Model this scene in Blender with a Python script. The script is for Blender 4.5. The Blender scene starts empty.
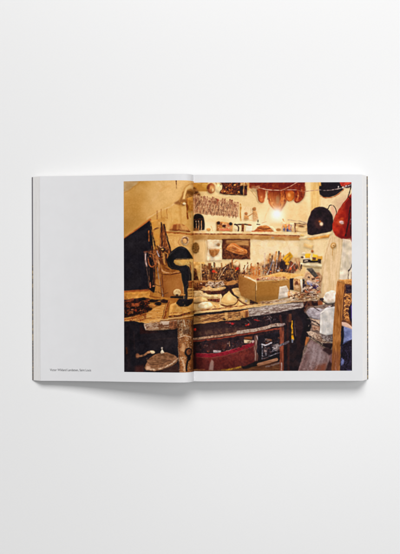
import bpy, bmesh, math
import numpy as np

# ------------------------------------------------------------------ camera, light, exposure
U = 0.00128                      # one layout unit in metres (the open book is about 0.43 m wide)
H = 1016.0                       # camera height above the table, in layout units
scene = bpy.context.scene
col = scene.collection

cam_data = bpy.data.cameras.new('camera')
cam = bpy.data.objects.new('camera', cam_data); col.objects.link(cam)
cam.location = (0, 0, H * U)
cam_data.sensor_fit = 'VERTICAL'
cam_data.angle_y = 2 * math.atan(277.0 / H)
cam_data.clip_start = .05; cam_data.clip_end = 50
scene.camera = cam

world = bpy.data.worlds.new('World'); scene.world = world
world.use_nodes = True
bg = world.node_tree.nodes['Background']
bg.inputs['Color'].default_value = (.985, .99, 1.0, 1)
bg.inputs['Strength'].default_value = .08

def softbox(name, loc, size, power, colour, target=(0, 0, 0)):
    d = bpy.data.lights.new(name, 'AREA'); d.shape = 'RECTANGLE'
    d.size, d.size_y = size; d.energy = power; d.color = colour
    o = bpy.data.objects.new(name, d); col.objects.link(o)
    o.location = loc
    v = [target[i] - loc[i] for i in range(3)]
    from mathutils import Vector
    o.rotation_euler = Vector(v).to_track_quat('-Z', 'Y').to_euler()
    return o
softbox('studio_softbox', (.35, 4.75, 5.6), (4.4, 3.1), 470.0, (1.0, .995, .99), (.0, .0, 0))
softbox('added_table_fill', (1.25, .10, 2.5), (1.0, 3.2), 28.0, (.99, .995, 1.0), (.5, -.2, 0))  # unseen lamp added to brighten the glossy table towards the right

scene.view_settings.view_transform = 'Standard'
scene.view_settings.look = 'None'
scene.view_settings.exposure = 0.0
scene.view_settings.gamma = 1.0

TABLE_V = .875                    # table albedo
PAPER_LO, PAPER_HI = (.765, .762, .773), (.785, .782, .793)
INK_GAIN = 1.03; INK_SPEC = .06
CAPTION = 'Victor Wikland Landatsen, Saint Louis'

# ---------------------------------------------------------------- printed picture
# The picture printed in the book is a flat ink image.  It is drawn here as soft
# polygons, strokes and mottling into an array that becomes the ink colour of the
# print's own mesh.
INK_X0, INK_Y0, INK_X1, INK_Y1 = 122.0, 179.0, 354.0, 374.0
INK_K = 5
INK_W = int((INK_X1 - INK_X0) * INK_K)
INK_H = int((INK_Y1 - INK_Y0) * INK_K)

def _blur(a, s):
    if s <= 0.05: return a
    r = max(1, int(s * 2.6 + .5)); k = np.exp(-.5 * (np.arange(-r, r + 1) / s) ** 2); k /= k.sum()
    for ax in (0, 1):
        n = a.shape[ax]
        pad = [(0, 0)] * a.ndim; pad[ax] = (r, r)
        p = np.pad(a, pad, mode='edge'); o = np.zeros_like(a)
        for i, w in enumerate(k):
            sl = [slice(None)] * a.ndim; sl[ax] = slice(i, i + n)
            o += w * p[tuple(sl)]
        a = o
    return a

def _noise(rng, cell, ax=1.0, ay=1.0):
    """smooth value noise, cell in picture units, stretched by ax / ay"""
    nx = int(INK_W / (cell * INK_K * ax)) + 3; ny = int(INK_H / (cell * INK_K * ay)) + 3
    g = rng.standard_normal((ny, nx)).astype(np.float32)
    x = np.arange(INK_W) / (cell * INK_K * ax); y = np.arange(INK_H) / (cell * INK_K * ay)
    xi = x.astype(int); yi = y.astype(int); fx = x - xi; fy = y - yi
    fx = fx * fx * (3 - 2 * fx); fy = fy * fy * (3 - 2 * fy)
    a = g[yi][:, xi]; b = g[yi][:, xi + 1]; c = g[yi + 1][:, xi]; d = g[yi + 1][:, xi + 1]
    fx = fx[None]; fy = fy[:, None]
    return (a * (1 - fx) + b * fx) * (1 - fy) + (c * (1 - fx) + d * fx) * fy

def _cloud(rng, cell, ax=1.0, ay=1.0):
    """soft isotropic noise without a visible lattice"""
    a = sum(_noise(rng, cell * k, ax, ay) * (k ** .5) for k in (.73, 1.0, 1.37))
    a = _blur(a, cell * INK_K * .22)
    return (a - a.mean()) / a.std()

def draw_ink():
    rng = np.random.default_rng(11)
    C = np.zeros((INK_H, INK_W, 3), np.float32); C[:] = (222, 190, 130)
    gx = INK_X0 + (np.arange(INK_W) + .5) / INK_K; gy = INK_Y0 + (np.arange(INK_H) + .5) / INK_K
    N = {s: _cloud(rng, s) for s in (.5, .9, 1.6, 3., 7., 16.)}
    NV = _cloud(rng, .55, 1, 9); NH = _cloud(rng, .5, 9, 1); NV2 = _cloud(rng, 1.1, 1, 8)
    def _frac(*cells, ax=1.0, ay=1.0):
        a = sum(_cloud(rng, c, ax, ay) * w for c, w in zip(cells, (.75, .75, .6)))
        return (a - a.mean()) / a.std()
    F = {.5: _frac(.36, .8, 2.2), .9: _frac(.5, 1.3, 3.6), 1.6: _frac(.8, 2.2, 5.)}
    NP = _frac(.4, .9, 2., ax=5.0)                    # streaks along the slanting planks
    NP = np.stack([np.roll(NP[:, i], -int(i * .12)) for i in range(INK_W)], 1)
    def shift(a, dy, dx):
        p = max(abs(dy), abs(dx)) + 1; q = np.pad(a, p, mode='edge')
        return q[p - dy:p - dy + a.shape[0], p - dx:p - dx + a.shape[1]]
    LAMP = np.array([276.0, 212.0])
    # edges wander a little
    WX = (N[3.] * .15 + _cloud(rng, 1.3) * .05); WY = (_cloud(rng, 3.) * .15 + _cloud(rng, 1.3) * .05)

    def box(pts, m):
        p = np.asarray(pts, float)
        x0 = max(0, int((p[:, 0].min() - m - INK_X0) * INK_K)); x1 = min(INK_W, int((p[:, 0].max() + m - INK_X0) * INK_K) + 1)
        y0 = max(0, int((p[:, 1].min() - m - INK_Y0) * INK_K)); y1 = min(INK_H, int((p[:, 1].max() + m - INK_Y0) * INK_K) + 1)
        return x0, x1, y0, y1
    def coords(b, w=1.0):
        x0, x1, y0, y1 = b
        X = gx[None, x0:x1] + WX[y0:y1, x0:x1] * w; Y = gy[y0:y1, None] + WY[y0:y1, x0:x1] * w
        return X, Y
    def mask_poly(pts, soft, w=1.0):
        b = box(pts, 1.5 + soft * 3); X, Y = coords(b, w)
        if X.size == 0: return b, None
        ins = np.zeros(X.shape, bool); n = len(pts)
        for i in range(n):
            (xa, ya), (xb, yb) = pts[i], pts[(i + 1) % n]
            if ya == yb: continue
            c = ((ya > Y) != (yb > Y)) & (X < (xb - xa) * (Y - ya) / (yb - ya) + xa)
            ins ^= c
        return b, _blur(ins.astype(np.float32), soft * INK_K)
    def put(b, m, col, a):
        if m is None: return
        x0, x1, y0, y1 = b
        m = (m * a)[..., None]
        reg = C[y0:y1, x0:x1]
        reg[:] = reg * (1 - m) + col * m
    def colour(b, c, c2=None, n=None, amp=0):
        x0, x1, y0, y1 = b
        c = np.array(c, np.float32)
        out = np.broadcast_to(c, (y1 - y0, x1 - x0, 3)).copy()
        if c2 is not None:
            t = np.clip(.5 + .75 * n[y0:y1, x0:x1], 0, 1)[..., None]
            out = out * (1 - t) + np.array(c2, np.float32) * t
        if amp: out = out + (F[1.6][y0:y1, x0:x1] * amp)[..., None]
        return out
    def relief(b, m, pts, a, k=1.0):
        x0, x1, y0, y1 = b
        if m.size == 0 or m.shape[0] < 4 or m.shape[1] < 4: return None
        cx = np.mean([p[0] for p in pts]); cy = np.mean([p[1] for p in pts])
        d = np.array([cx, cy]) - LAMP; d = d / (np.hypot(*d) + 1e-6); d = d * .55 + np.array([.1, .75]); d /= np.hypot(*d)
        sx, sy = int(round(d[0] * .9 * INK_K)), int(round(d[1] * .9 * INK_K))
        sh = shift(_blur(m, .75 * INK_K), sy, sx)
        C[y0:y1, x0:x1] *= (1 - .26 * k * a * (sh * (1 - m)))[..., None]
        mb = _blur(m, .6 * INK_K)
        q = int(max(1, .6 * INK_K)); qx, qy = int(round(d[0] * q)), int(round(d[1] * q))
        return (shift(mb, -qy, -qx) - shift(mb, qy, qx))     # >0 towards the lamp
    def small(pts):
        p = np.asarray(pts); return (p[:, 0].max() - p[:, 0].min()) < 40 and (p[:, 1].max() - p[:, 1].min()) < 48
    def P(pts, c, c2=None, n=None, soft=.3, a=1.0, w=1.0, amp=3, rel=1.0):
        b, m = mask_poly(pts, soft, w)
        if m is None: return
        cl = colour(b, c, c2, N[n] if isinstance(n, float) else n, amp)
        if soft < .45 and a > .8 and small(pts) and rel:
            r_ = relief(b, m, pts, a, rel)
            if r_ is not None:
                x0, x1, y0, y1 = b
                cl = cl * (1 - .24 * rel * np.clip(-r_, -.45, 1))[..., None] * (1 + .05 * rel * N[3.][y0:y1, x0:x1])[..., None]
        put(b, m, cl, a)
    def G(pts, c, c2, ang=0, soft=.3, a=1.0, amp=3, w=1.0):
        """polygon shaded from c to c2 along direction ang (degrees, 0 = to the right, 90 = down)"""
        b, m = mask_poly(pts, soft, w)
        if m is None: return
        X, Y = coords(b, 0); d = X * math.cos(math.radians(ang)) + Y * math.sin(math.radians(ang))
        q = np.array([p[0] * math.cos(math.radians(ang)) + p[1] * math.sin(math.radians(ang)) for p in pts])
        t = np.clip((d - q.min()) / max(1e-6, q.max() - q.min()), 0, 1)[..., None]
        col = np.array(c, np.float32) * (1 - t) + np.array(c2, np.float32) * t
        if amp: col = col + (N[.9][b[2]:b[3], b[0]:b[1]] * amp)[..., None]
        put(b, m, col, a)
    def R(x0, y0, x1, y1, c, *k, **kw): P([(x0, y0), (x1, y0), (x1, y1), (x0, y1)], c, *k, **kw)
    def E(cx, cy, rx, ry, c, c2=None, n=None, rot=0, **kw):
        t = np.linspace(0, 2 * math.pi, 28, endpoint=False); cr, sr = math.cos(math.radians(rot)), math.sin(math.radians(rot))
        P([(cx + rx * math.cos(u) * cr - ry * math.sin(u) * sr, cy + rx * math.cos(u) * sr + ry * math.sin(u) * cr) for u in t], c, c2, n, **kw)
    def L(pts, wd, c, c2=None, n=None, soft=.22, a=1.0, w=1.0, amp=2, wd2=None):
        b = box(pts, wd + 1.5 + soft * 3); X, Y = coords(b, w)
        if X.size == 0: return
        best = np.full(X.shape, 1e9); seg = len(pts) - 1
        for i in range(seg):
            (xa, ya), (xb, yb) = pts[i], pts[i + 1]; dx, dy = xb - xa, yb - ya; l2 = dx * dx + dy * dy + 1e-9
            t = np.clip(((X - xa) * dx + (Y - ya) * dy) / l2, 0, 1)
            r = wd / 2 if wd2 is None else (wd + (wd2 - wd) * (i + t) / seg) / 2
            best = np.minimum(best, np.hypot(X - xa - t * dx, Y - ya - t * dy) - r)
        m = np.clip(.5 - best / (2 * soft + .15), 0, 1)
        if wd < 1.9: m = m * np.clip(.82 + .22 * N[1.6][b[2]:b[3], b[0]:b[1]], .25, 1)
        put(b, m, colour(b, c, c2, N[n] if isinstance(n, float) else n, amp), a)
    def curve(pts, k=6):
        """smooth curve through points"""
        o = []; p = [pts[0]] + list(pts) + [pts[-1]]
        for i in range(1, len(p) - 2):
            for j in range(k):
                t = j / k; q = []
                for d in (0, 1):
                    a0, a1, a2, a3 = p[i - 1][d], p[i][d], p[i + 1][d], p[i + 2][d]
                    q.append(.5 * (2 * a1 + (a2 - a0) * t + (2 * a0 - 5 * a1 + 4 * a2 - a3) * t * t + (3 * a1 - a0 - 3 * a2 + a3) * t ** 3))
                o.append(tuple(q))
        o.append(pts[-1]); return o
    def MOT(pts, cols, n=.9, thr=.5, soft=.35, a=1.0, off=0):
        """blotches of several colours inside a polygon"""
        b, m = mask_poly(pts, soft)
        if m is None: return
        x0, x1, y0, y1 = b
        for i, c in enumerate(cols):
            base = F[n] if isinstance(n, float) else n
            f = np.roll(base, (37 * (i + 1 + off), 61 * (i + 1 + off)), (0, 1))[y0:y1, x0:x1]
            mm = m * np.clip((f - thr) * 1.5 + .4, 0, 1)
            put(b, mm, colour(b, c), a * .7)
    def GLOW(cx, cy, r, c, a=1.0, p=1.0):
        b = box([(cx, cy)], r * 3); X, Y = coords(b, 0)
        put(b, np.exp(-((X - cx) ** 2 + (Y - cy) ** 2) / (2 * r * r)) ** p, np.array(c, np.float32), a)
    def sticks(x0, x1, y0, y1, k, cols, wd=(.5, 1.3), lean=2.0, seed=0):
        r = np.random.default_rng(seed)
        for i in range(k):
            x = x0 + (x1 - x0) * (i + r.random()) / k; t = y0 + (y1 - y0) * .75 * r.random() ** 1.1; l = lean * (r.random() - .5) * 2
            w_ = wd[0] + (wd[1] - wd[0]) * r.random(); c = cols[r.integers(len(cols))]
            q_ = .8 + .28 * r.random(); c = tuple(v * q_ for v in c)
            L([(x + l, t), (x + l * .4, (t + y1) / 2), (x - l * .2, y1)], w_ * .7, c, soft=.35, a=.85)
            if r.random() < .55: L([(x + l, t), (x + l * .7, t + (y1 - t) * .4)], w_ * 1.3, c, soft=.35, a=.9)
            if r.random() < .25: E(x + l, t, w_ * .8, w_ * .6, tuple(v * .7 for v in c), soft=.3, a=.8)
            if r.random() < .5: L([(x + l - w_ * .2, t + .5), (x + l * .4, (t + y1) / 2)], w_ * .35, tuple(min(255, v + 45) for v in c), a=.7)

    def clutter(x0, x1, y0, y1, k, cols, size=1.2, seed=0, a=.9, flat=.6):
        """heaped small things: scraps, offcuts, tools, tins"""
        r = np.random.default_rng(seed)
        for i in range(k):
            x = x0 + (x1 - x0) * r.random(); y = y0 + (y1 - y0) * (i + r.random()) / k
            c = cols[r.integers(len(cols))]; q_ = .78 + .32 * r.random(); c = tuple(min(250, v * q_) for v in c); z = size * (.5 + 1.1 * r.random()); t = r.random()
            an = r.normal(0, .5); cx, sx = math.cos(an), math.sin(an)
            if t < .35:
                w_, h_ = z, z * flat
                P([(x + u * w_ * cx - v * h_ * sx, y + u * w_ * sx + v * h_ * cx) for u, v in ((-1, -.8), (.9, -1), (1, .9), (-.8, 1))], c, soft=.22, a=a)
            elif t < .6: E(x, y, z * .8, z * .8 * flat, c, soft=.22, rot=math.degrees(an), a=a)
            elif t < .85: L([(x - z * cx * 1.3, y - z * sx * 1.3), (x + z * cx * 1.3, y + z * sx * 1.3)], .45 + .3 * r.random(), c, a=a)
            else:
                L([(x, y - z), (x + r.normal(0, .4), y + z)], .45 + .3 * r.random(), c, a=a)
            if r.random() < .3: E(x - .3 * z, y - .4 * z, .35, .25, tuple(min(250, v + 40) for v in c), soft=.2, a=.7)
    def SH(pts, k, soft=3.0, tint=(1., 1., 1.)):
        """broad shade (k < 1) or light (k > 1) painted into the ink"""
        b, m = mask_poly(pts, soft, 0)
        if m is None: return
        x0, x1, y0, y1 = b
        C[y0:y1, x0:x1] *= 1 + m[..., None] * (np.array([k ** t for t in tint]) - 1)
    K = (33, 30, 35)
    # ---- walls and ceiling
    G([(186, 178), (356, 178), (356, 312), (186, 312)], (226, 198, 138), (232, 216, 172), 12)
    P([(195, 200), (300, 200), (300, 280), (195, 280)], (231, 209, 155), (238, 220, 172), 7., soft=5, a=.8)
    P([(250, 236), (302, 236), (302, 262), (250, 262)], (238, 222, 180), (232, 214, 165), 3., soft=1.5)
    G([(122, 178), (194, 178), (194, 300), (122, 300)], (196, 146, 74), (220, 180, 112), -10)
    P([(122, 178), (190, 178), (184, 190), (176, 202), (160, 211), (150, 221), (122, 240)], (204, 160, 88), (214, 172, 104), 7., soft=.6)
    G([(150, 178), (190, 178), (184, 190), (176, 202), (160, 210), (150, 200)], (214, 176, 110), (228, 194, 134), 20, soft=3, a=.9)
    G([(122, 196), (142, 190), (150, 214), (122, 238)], (186, 136, 66), (202, 156, 84), -35, soft=4, a=.8)
    P([(122, 178), (139.5, 178), (137.5, 183.5), (129, 190.5), (122, 193)], (199, 171, 122), (190, 158, 108), 3., soft=.7)
    L(curve([(124, 193), (130, 190), (138, 184), (141, 180)]), 1, (184, 130, 62), soft=.6, a=.6)
    P([(146, 192), (160, 186), (160, 206), (150, 216), (142, 212)], (216, 180, 120), soft=3, a=.55)
    L(curve([(156, 182), (161, 187), (158, 194), (150, 204)]), 1.6, (226, 192, 138), soft=1.2, a=.5)
    L(curve([(160, 191), (165, 187), (170, 186)]), 1.6, (206, 152, 82), soft=1., a=.5)
    L([(124, 239), (136, 230.5), (150, 220)], 2.3, (160, 86, 46), (190, 116, 62), 3., soft=.5)
    L([(126, 235), (142, 223), (150, 217)], 1.2, (212, 160, 92), soft=.8, a=.7)
    L(curve([(147, 219), (153, 215), (160, 211), (172, 205.5), (178, 200)]), 1.3, (232, 202, 150), soft=.5, a=.65)
    L([(176.1, 179), (176.3, 183.5), (176.5, 188.4)], 1.1, (96, 52, 34), wd2=.5, w=.4)
    # nook left of the gutter
    P([(160, 212), (186, 204), (193, 204), (193, 234), (160, 233)], (216, 176, 106), (208, 164, 92), 3., soft=1.4, a=.9)
    for x in (161.3, 166.8): L([(x, 209), (x + .2, 218)], .9, (172, 118, 60), a=.8)
    L([(161, 217.6), (167.5, 218)], .9, (170, 116, 60), a=.8); L([(157.3, 211), (157.6, 221)], 1.4, (150, 98, 54), soft=.5, a=.8)
    L([(171, 208), (171.4, 222)], .6, (196, 148, 80), a=.5); L([(180, 206), (181, 225)], 2.2, (190, 142, 74), soft=.9, a=.6)
    P(curve([(174.5, 203.5), (180, 198), (184, 191), (188, 188), (188, 200), (184, 206), (178, 205)]), (176, 128, 66), (150, 100, 52), 1.6, soft=.6)
    L(curve([(184, 198), (186, 190), (190, 186.5), (194, 188)]), 2.2, (232, 198, 132), soft=.5)
    L(curve([(182, 196), (184.5, 188.5), (189, 184.5), (194, 184)]), .9, (180, 128, 64), soft=.5, a=.7)
    E(190.5, 193, 3.2, 4, (156, 106, 52), (120, 76, 36), 1.6, soft=.5)
    P([(186.5, 198), (193, 197), (193, 211), (188, 212)], (204, 152, 74), (178, 122, 54), 1.6)
    L([(187, 199), (187, 210), (187.8, 218.5)], 1.7, (166, 96, 40), (132, 72, 32), 1.6)
    L([(189.5, 206), (190.5, 217)], 1.1, (190, 130, 60), a=.7)
    E(184.3, 203.7, 1.7, 1.1, (244, 224, 180), rot=20); E(177.5, 203, 3, 1.4, (146, 98, 56), soft=.5, a=.7)
    # right of the gutter, top
    R(193.6, 181, 208, 191.5, (206, 160, 82), (188, 138, 64), 3., soft=.5)
    L([(195, 183.2), (208, 184.4)], 1, (222, 184, 108), a=.8); L([(194, 189.5), (207, 190.8)], .9, (170, 118, 56), a=.7)
    P([(193.5, 187), (197, 189), (200, 195), (199, 200), (193.5, 201)], (92, 56, 34), (150, 104, 60), 1.6, soft=.6)
    E(211, 188.2, 4.3, 5.3, (122, 60, 36), (150, 84, 48), 1.6, soft=.35); E(212.2, 188.6, 2.7, 4, (216, 166, 104), (184, 124, 72), 1.6, soft=.45); E(212.6, 190, 1.2, 1.8, (240, 206, 148), soft=.4)
    P([(215, 181), (222, 181), (223, 196), (215, 196)], (236, 214, 158), soft=.8); E(219, 188.3, 3.3, 3.8, (240, 220, 164), soft=.4); L([(215.5, 181.5), (216.5, 184)], .9, (150, 92, 50), a=.7)
    P([(219.5, 181), (247.5, 181), (247.3, 195), (232, 195.2), (219, 193.5), (222, 189.5), (222.4, 185.5)], (58, 29, 26), (104, 50, 34), 1.6)
    MOT([(220, 182), (240, 182), (240, 195), (220, 193)], [(34, 24, 28), (138, 66, 36), (176, 96, 46), (40, 26, 34)], .9, .7)
    MOT([(222, 190), (242, 192), (242, 195), (221, 193)], [(170, 90, 44), (208, 140, 72)], .9, .4)
    for x, y, r in ((235, 185, 1.1), (238.8, 192, 1.2), (231.5, 182.5, .6), (226, 187, .7), (224.7, 191.5, .8), (229.3, 189.6, .6)): E(x, y, r, r * .8, (224, 156, 80), soft=.3)
    R(240.2, 186.2, 243, 194.8, (34, 26, 30)); R(243.2, 185, 244.2, 195, (206, 160, 96)); R(244.4, 186, 246.8, 195, (46, 26, 28), (90, 44, 34), 1.6); R(240, 182, 247.5, 185.6, (226, 190, 128), (170, 110, 62), .9)
    L([(219, 195.6), (247, 197)], .8, (244, 228, 184), a=.8)
    # scribbled sheet
    sheet = [(193.8, 194.5), (200, 196.3), (216, 199), (238.8, 202.6), (238, 216.6), (216, 215), (193.8, 213)]
    P(sheet, (222, 186, 132), (212, 172, 118), 1.6, soft=.3)
    P(sheet, (222, 186, 132), a=.3, rel=0); MOT(sheet, [(168, 116, 84), (150, 98, 72), (236, 210, 164), (134, 82, 60), (186, 140, 104), (120, 74, 58)], .5, .45, a=.85)
    MOT(sheet, [(152, 104, 78), (238, 212, 168)], .9, .7, a=.7, off=3)
    SHT = sheet; P(SHT, (224, 192, 142), soft=.5, a=.45, rel=0)
    r = np.random.default_rng(15)
    for row in range(4):
        for i in range(30):
            x = 195 + 43.5 * (i + r.random()) / 31; y = 199.5 + (x - 195) * .13 + row * 3.5 + r.normal(0, .5)
            c = [(120, 74, 54), (150, 98, 70), (96, 60, 48), (176, 120, 86)][r.integers(4)]
            E(x, y, .45, .5, c, soft=.15, a=.85); L([(x, y + .6), (x + r.normal(0, .3), y + 2.6)], .7, c, soft=.15, a=.75)
            if r.random() < .5: L([(x - .7, y + 1.2 + r.normal(0, .3)), (x + .8, y + 1.4)], .35, c, soft=.15, a=.7)
    r = np.random.default_rng(5)
    for i in range(46):
        x = 195 + 43 * r.random(); t = 196 + (x - 195) * .14; y = t - 1.2 + 5 * r.random() ** 2
        E(x, y, .55, .75, (140, 84, 62), soft=.2, a=.8); L([(x, y + 1), (x + r.random() - .5, y + 3.6)], .5, (150, 96, 70), a=.7)
    E(218, 200.3, 1, 1.4, (150, 72, 52)); L([(217.5, 201), (217, 205)], 1, (160, 96, 66))
    L([(238.9, 202), (238.6, 217)], .7, (206, 178, 128), a=.7)
    # red-brown leather hanging from the top
    P([(248.5, 181), (305, 181), (304, 190), (296, 192), (280, 191), (262, 190), (249, 187.5)], (150, 62, 32), (122, 40, 26), 3.)
    MOT([(249, 181), (304, 181), (303, 190), (250, 189)], [(178, 88, 44), (106, 30, 24), (196, 120, 66)], 1.6, .7, a=.8)
    P([(278, 181), (300, 181), (290, 186), (279, 190)], (120, 34, 28), (142, 52, 32), 1.6, soft=.5)
    P([(251, 186.5), (260, 185.6), (260, 190.4), (252, 191)], (236, 214, 164), (220, 186, 128), 1.6)
    R(247.6, 181, 249.3, 190, (210, 160, 92), soft=.4)
    P(curve([(256.5, 190.5), (261, 188), (265.3, 188), (265, 196), (264, 201.5), (261.5, 203), (259, 201), (257.5, 196), (256.5, 190.5)]), (172, 84, 46), (196, 112, 64), 1.6)
    L([(260.5, 192), (261.5, 201)], .9, (212, 138, 86), a=.7); L([(264, 189), (264, 199)], .9, (124, 48, 30), a=.7); L(curve([(259, 200), (261.4, 202.5), (264, 200)]), .8, (150, 70, 40))
    L([(250, 190), (256, 197), (258, 203)], .8, (178, 138, 84), a=.6); L([(252, 189), (257.5, 196)], .8, (206, 168, 112), a=.7)
    P(curve([(269, 188), (280, 188), (288, 189), (287, 200), (283, 208), (279, 213), (273, 209), (269, 203), (267.6, 196), (269, 188)]), (170, 80, 36), (142, 56, 30), 1.6)
    L(curve([(270.5, 194), (271, 202), (274.5, 208)]), 1.2, (214, 138, 62), soft=.5, a=.85); L(curve([(275, 192), (273.6, 199), (276, 206)]), 1.4, (206, 126, 56), soft=.6, a=.6)
    E(279.5, 197.5, 2.6, 4.2, (186, 132, 74), (150, 90, 50), .9, soft=.5, a=.8); L([(279, 186), (279, 204)], .8, (116, 52, 32), a=.6)
    P(curve([(281, 190), (285, 192), (284.6, 200), (282.5, 206), (279.5, 209), (280, 196), (281, 190)]), (188, 104, 44), (160, 76, 36), 1.6, soft=.4)
    E(289.3, 195.5, 5.6, 5.8, (178, 84, 34), (196, 108, 44), 3.); E(289.3, 195.5, 3.6, 3.6, (208, 128, 56), soft=.9, a=.75); E(289.3, 195.3, 1.3, 1.3, (236, 172, 92), soft=.6); L(curve([(284.6, 192), (285.6, 198), (289, 201.3)]), .8, (130, 50, 26), a=.8)
    P(curve([(294, 189), (304.5, 186), (304.5, 195), (302, 200), (296.5, 203), (294, 200.5), (295, 196), (294, 189)]), (152, 62, 30), (120, 42, 28), 1.6)
    L(curve([(297.5, 190), (298.2, 195), (296.6, 201)]), 1.2, (220, 138, 78), soft=.4, a=.85); L([(301, 187), (302, 198)], 1, (104, 32, 26), a=.8); E(296, 188, 1.6, 1.1, (206, 116, 56), soft=.5)
    R(305.5, 181, 311, 236, (240, 220, 172), soft=1.4, a=.8); R(311, 181, 320, 214, (224, 190, 122), (214, 176, 106), NV2, soft=1.0, a=.85)
    P([(284, 206), (300, 206), (306, 198), (309, 214), (307, 222), (284, 221)], (234, 208, 152), (228, 198, 140), 3., soft=1.5, a=.8)
    G([(249, 181), (305, 181), (304, 190), (280, 192), (262, 190), (249, 188)], (104, 30, 22), (132, 48, 28), 90, soft=.5, a=.55)
    G(curve([(257.5, 190), (264.5, 189), (264.4, 201), (261.5, 202.4), (258.6, 200)]), (128, 48, 28), (196, 104, 52), 90, soft=.5, a=.55)
    G(curve([(269.6, 190), (279.6, 189), (279.4, 207), (276, 210), (270.6, 203)]), (112, 40, 24), (200, 110, 46), 90, soft=.6, a=.6)
    for q in ([(266, 189), (267.4, 194), (267.6, 199)], [(280.2, 190), (280, 200), (281, 207)], [(284, 189), (284.8, 196), (284.4, 201)], [(294.4, 190), (294.8, 196), (293.6, 200.4)], [(256.8, 190), (257.6, 196), (259.2, 201)]): L(curve(q), .8, (84, 30, 22), soft=.45, a=.6)
    for q in ([(259, 191), (259.6, 196), (261, 200.4)], [(272, 193), (272.4, 199), (275, 206)], [(276.6, 196), (276.8, 203)], [(287, 192.6), (286.6, 197)], [(298.4, 192), (298.6, 197), (297.4, 200.8)], [(302.4, 190), (302.8, 196)]): L(curve(q), .9, (206, 120, 62), soft=.55, a=.6)
    for x, y in ((262, 184), (268, 183), (273, 185.6), (284, 183), (291, 188), (299, 184.6), (302, 187.6)): E(x, y, 1.3, .6, (188, 100, 60), soft=.4, a=.6)
    E(277.4, 200, 1.8, 4, (150, 112, 76), soft=.7, a=.7); L(curve([(270, 199), (272, 205), (276, 208.6)]), .7, (238, 168, 88), soft=.35, a=.8); L(curve([(283.6, 196), (283, 203), (281, 207)]), .6, (222, 146, 74), soft=.35, a=.7); E(261.6, 199.6, 1.6, 1.4, (206, 120, 66), soft=.6, a=.7)
    # cords
    L([(259, 187.8), (265, 189.3), (271, 190), (281, 190.4)], .8, (238, 222, 196), w=.4); L([(281, 190.5), (290, 186.4), (298.5, 181.5)], .8, (226, 196, 168), w=.4)
    L(curve([(281, 190), (288, 189.7), (297, 190), (302, 191.5), (309, 191), (320, 189.8)]), .75, (176, 136, 112), w=.4); L([(286, 189.6), (296, 189.8)], .6, (224, 200, 186), w=.4)
    # two figures card
    L([(240.4, 204.5), (240.8, 220.5)], 1.6, (190, 136, 66)); L([(240, 219.8), (258, 221)], .9, (206, 162, 98), a=.8)
    P([(242, 206), (257, 208), (257, 219.5), (242, 219)], (238, 216, 168), soft=.4, a=.8)
    E(254.1, 209.2, 2, 1.9, (158, 104, 58)); P(curve([(252.5, 211), (256.5, 211.5), (257.8, 219.5), (253, 219.5), (252.5, 211)]), (178, 124, 72), (198, 150, 92), .9)
    E(246.3, 214, 1.5, 1.4, (158, 104, 60)); P([(244.6, 215.5), (248.3, 215.5), (249, 219.6), (244, 219.6)], (188, 136, 80)); L([(248, 216.3), (251, 214.8), (254, 212.6)], .8, (168, 116, 66)); L([(250.3, 208), (250.6, 213.5)], .5, (190, 152, 104), a=.7)
    L([(269, 208), (266, 215), (264.4, 221)], 1.1, (204, 162, 96), soft=.5, a=.7); L([(246, 206), (244, 210)], .6, (214, 178, 120), a=.7)
    # lamp
    GLOW(276.5, 216, 10, (250, 230, 184), .7); GLOW(276.4, 215.4, 4.4, (255, 248, 228), .95); GLOW(276.8, 213.6, 2.6, (255, 253, 246), 1.0, .7); GLOW(260, 224, 8, (248, 228, 186), .45); GLOW(264, 226, 4, (250, 236, 200), .5)
    # upper shelf goods
    P(curve([(194, 231), (193.5, 218), (196, 214), (200, 214), (203.5, 217), (204.8, 223), (204.6, 230)]), (32, 25, 27))
    for x in (196.3, 198.8, 201.4): L([(x, 221), (x + .3, 230.6)], .9, (196, 144, 96), (236, 214, 176), .9)
    L([(194, 219.5), (203, 219)], .7, (120, 66, 42), a=.8); R(194, 228.5, 199, 231.5, (160, 100, 50), a=.7)
    P([(205, 222), (215, 222), (215, 231), (205, 231)], (240, 222, 176), soft=.5, a=.8)
    E(208.5, 229.5, 2, 1.7, (206, 152, 84)); L([(211, 226), (212.5, 231)], .8, (222, 184, 124)); 
    P([(216.4, 221), (233, 223.4), (232.2, 231.4), (216.2, 231)], (214, 160, 96), (180, 116, 60), 1.6); MOT([(218, 222.5), (231, 224.5), (230.6, 230), (217.6, 229.6)], [(96, 50, 34), (236, 206, 156), (206, 110, 72)], .9, .4)
    E(218.4, 222.6, 1.7, 1.7, (56, 36, 32)); E(224, 226, 1.8, 1.4, (70, 36, 30)); E(230.6, 223.8, 1.8, 1.7, (40, 32, 38)); P([(220, 228.6), (229, 229), (229.5, 231), (219.5, 230.8)], (214, 128, 94), a=.8)
    L([(234.5, 224.4), (242, 224.2), (251, 224.8)], 1.3, (62, 36, 32)); L(curve([(235, 224), (238, 226.5), (238, 231)]), 1.2, (60, 34, 32)); L([(242.8, 225), (242.6, 231.6)], 2.6, (140, 82, 48), (96, 52, 34), .9); E(249.6, 224.6, 1.8, .9, (150, 88, 48))
    P([(246, 226), (252, 226), (252, 231.5), (246, 231.5)], (246, 234, 202), soft=.4); E(236.3, 229.3, 1.3, 1.6, (236, 214, 170))
    L([(257.8, 220.6), (257.8, 222)], 1.2, (90, 84, 60)); L([(257, 224.3), (260, 224.5)], .9, (64, 44, 40)); L([(262, 223), (266, 222)], .7, (190, 152, 104), a=.6)
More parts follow.
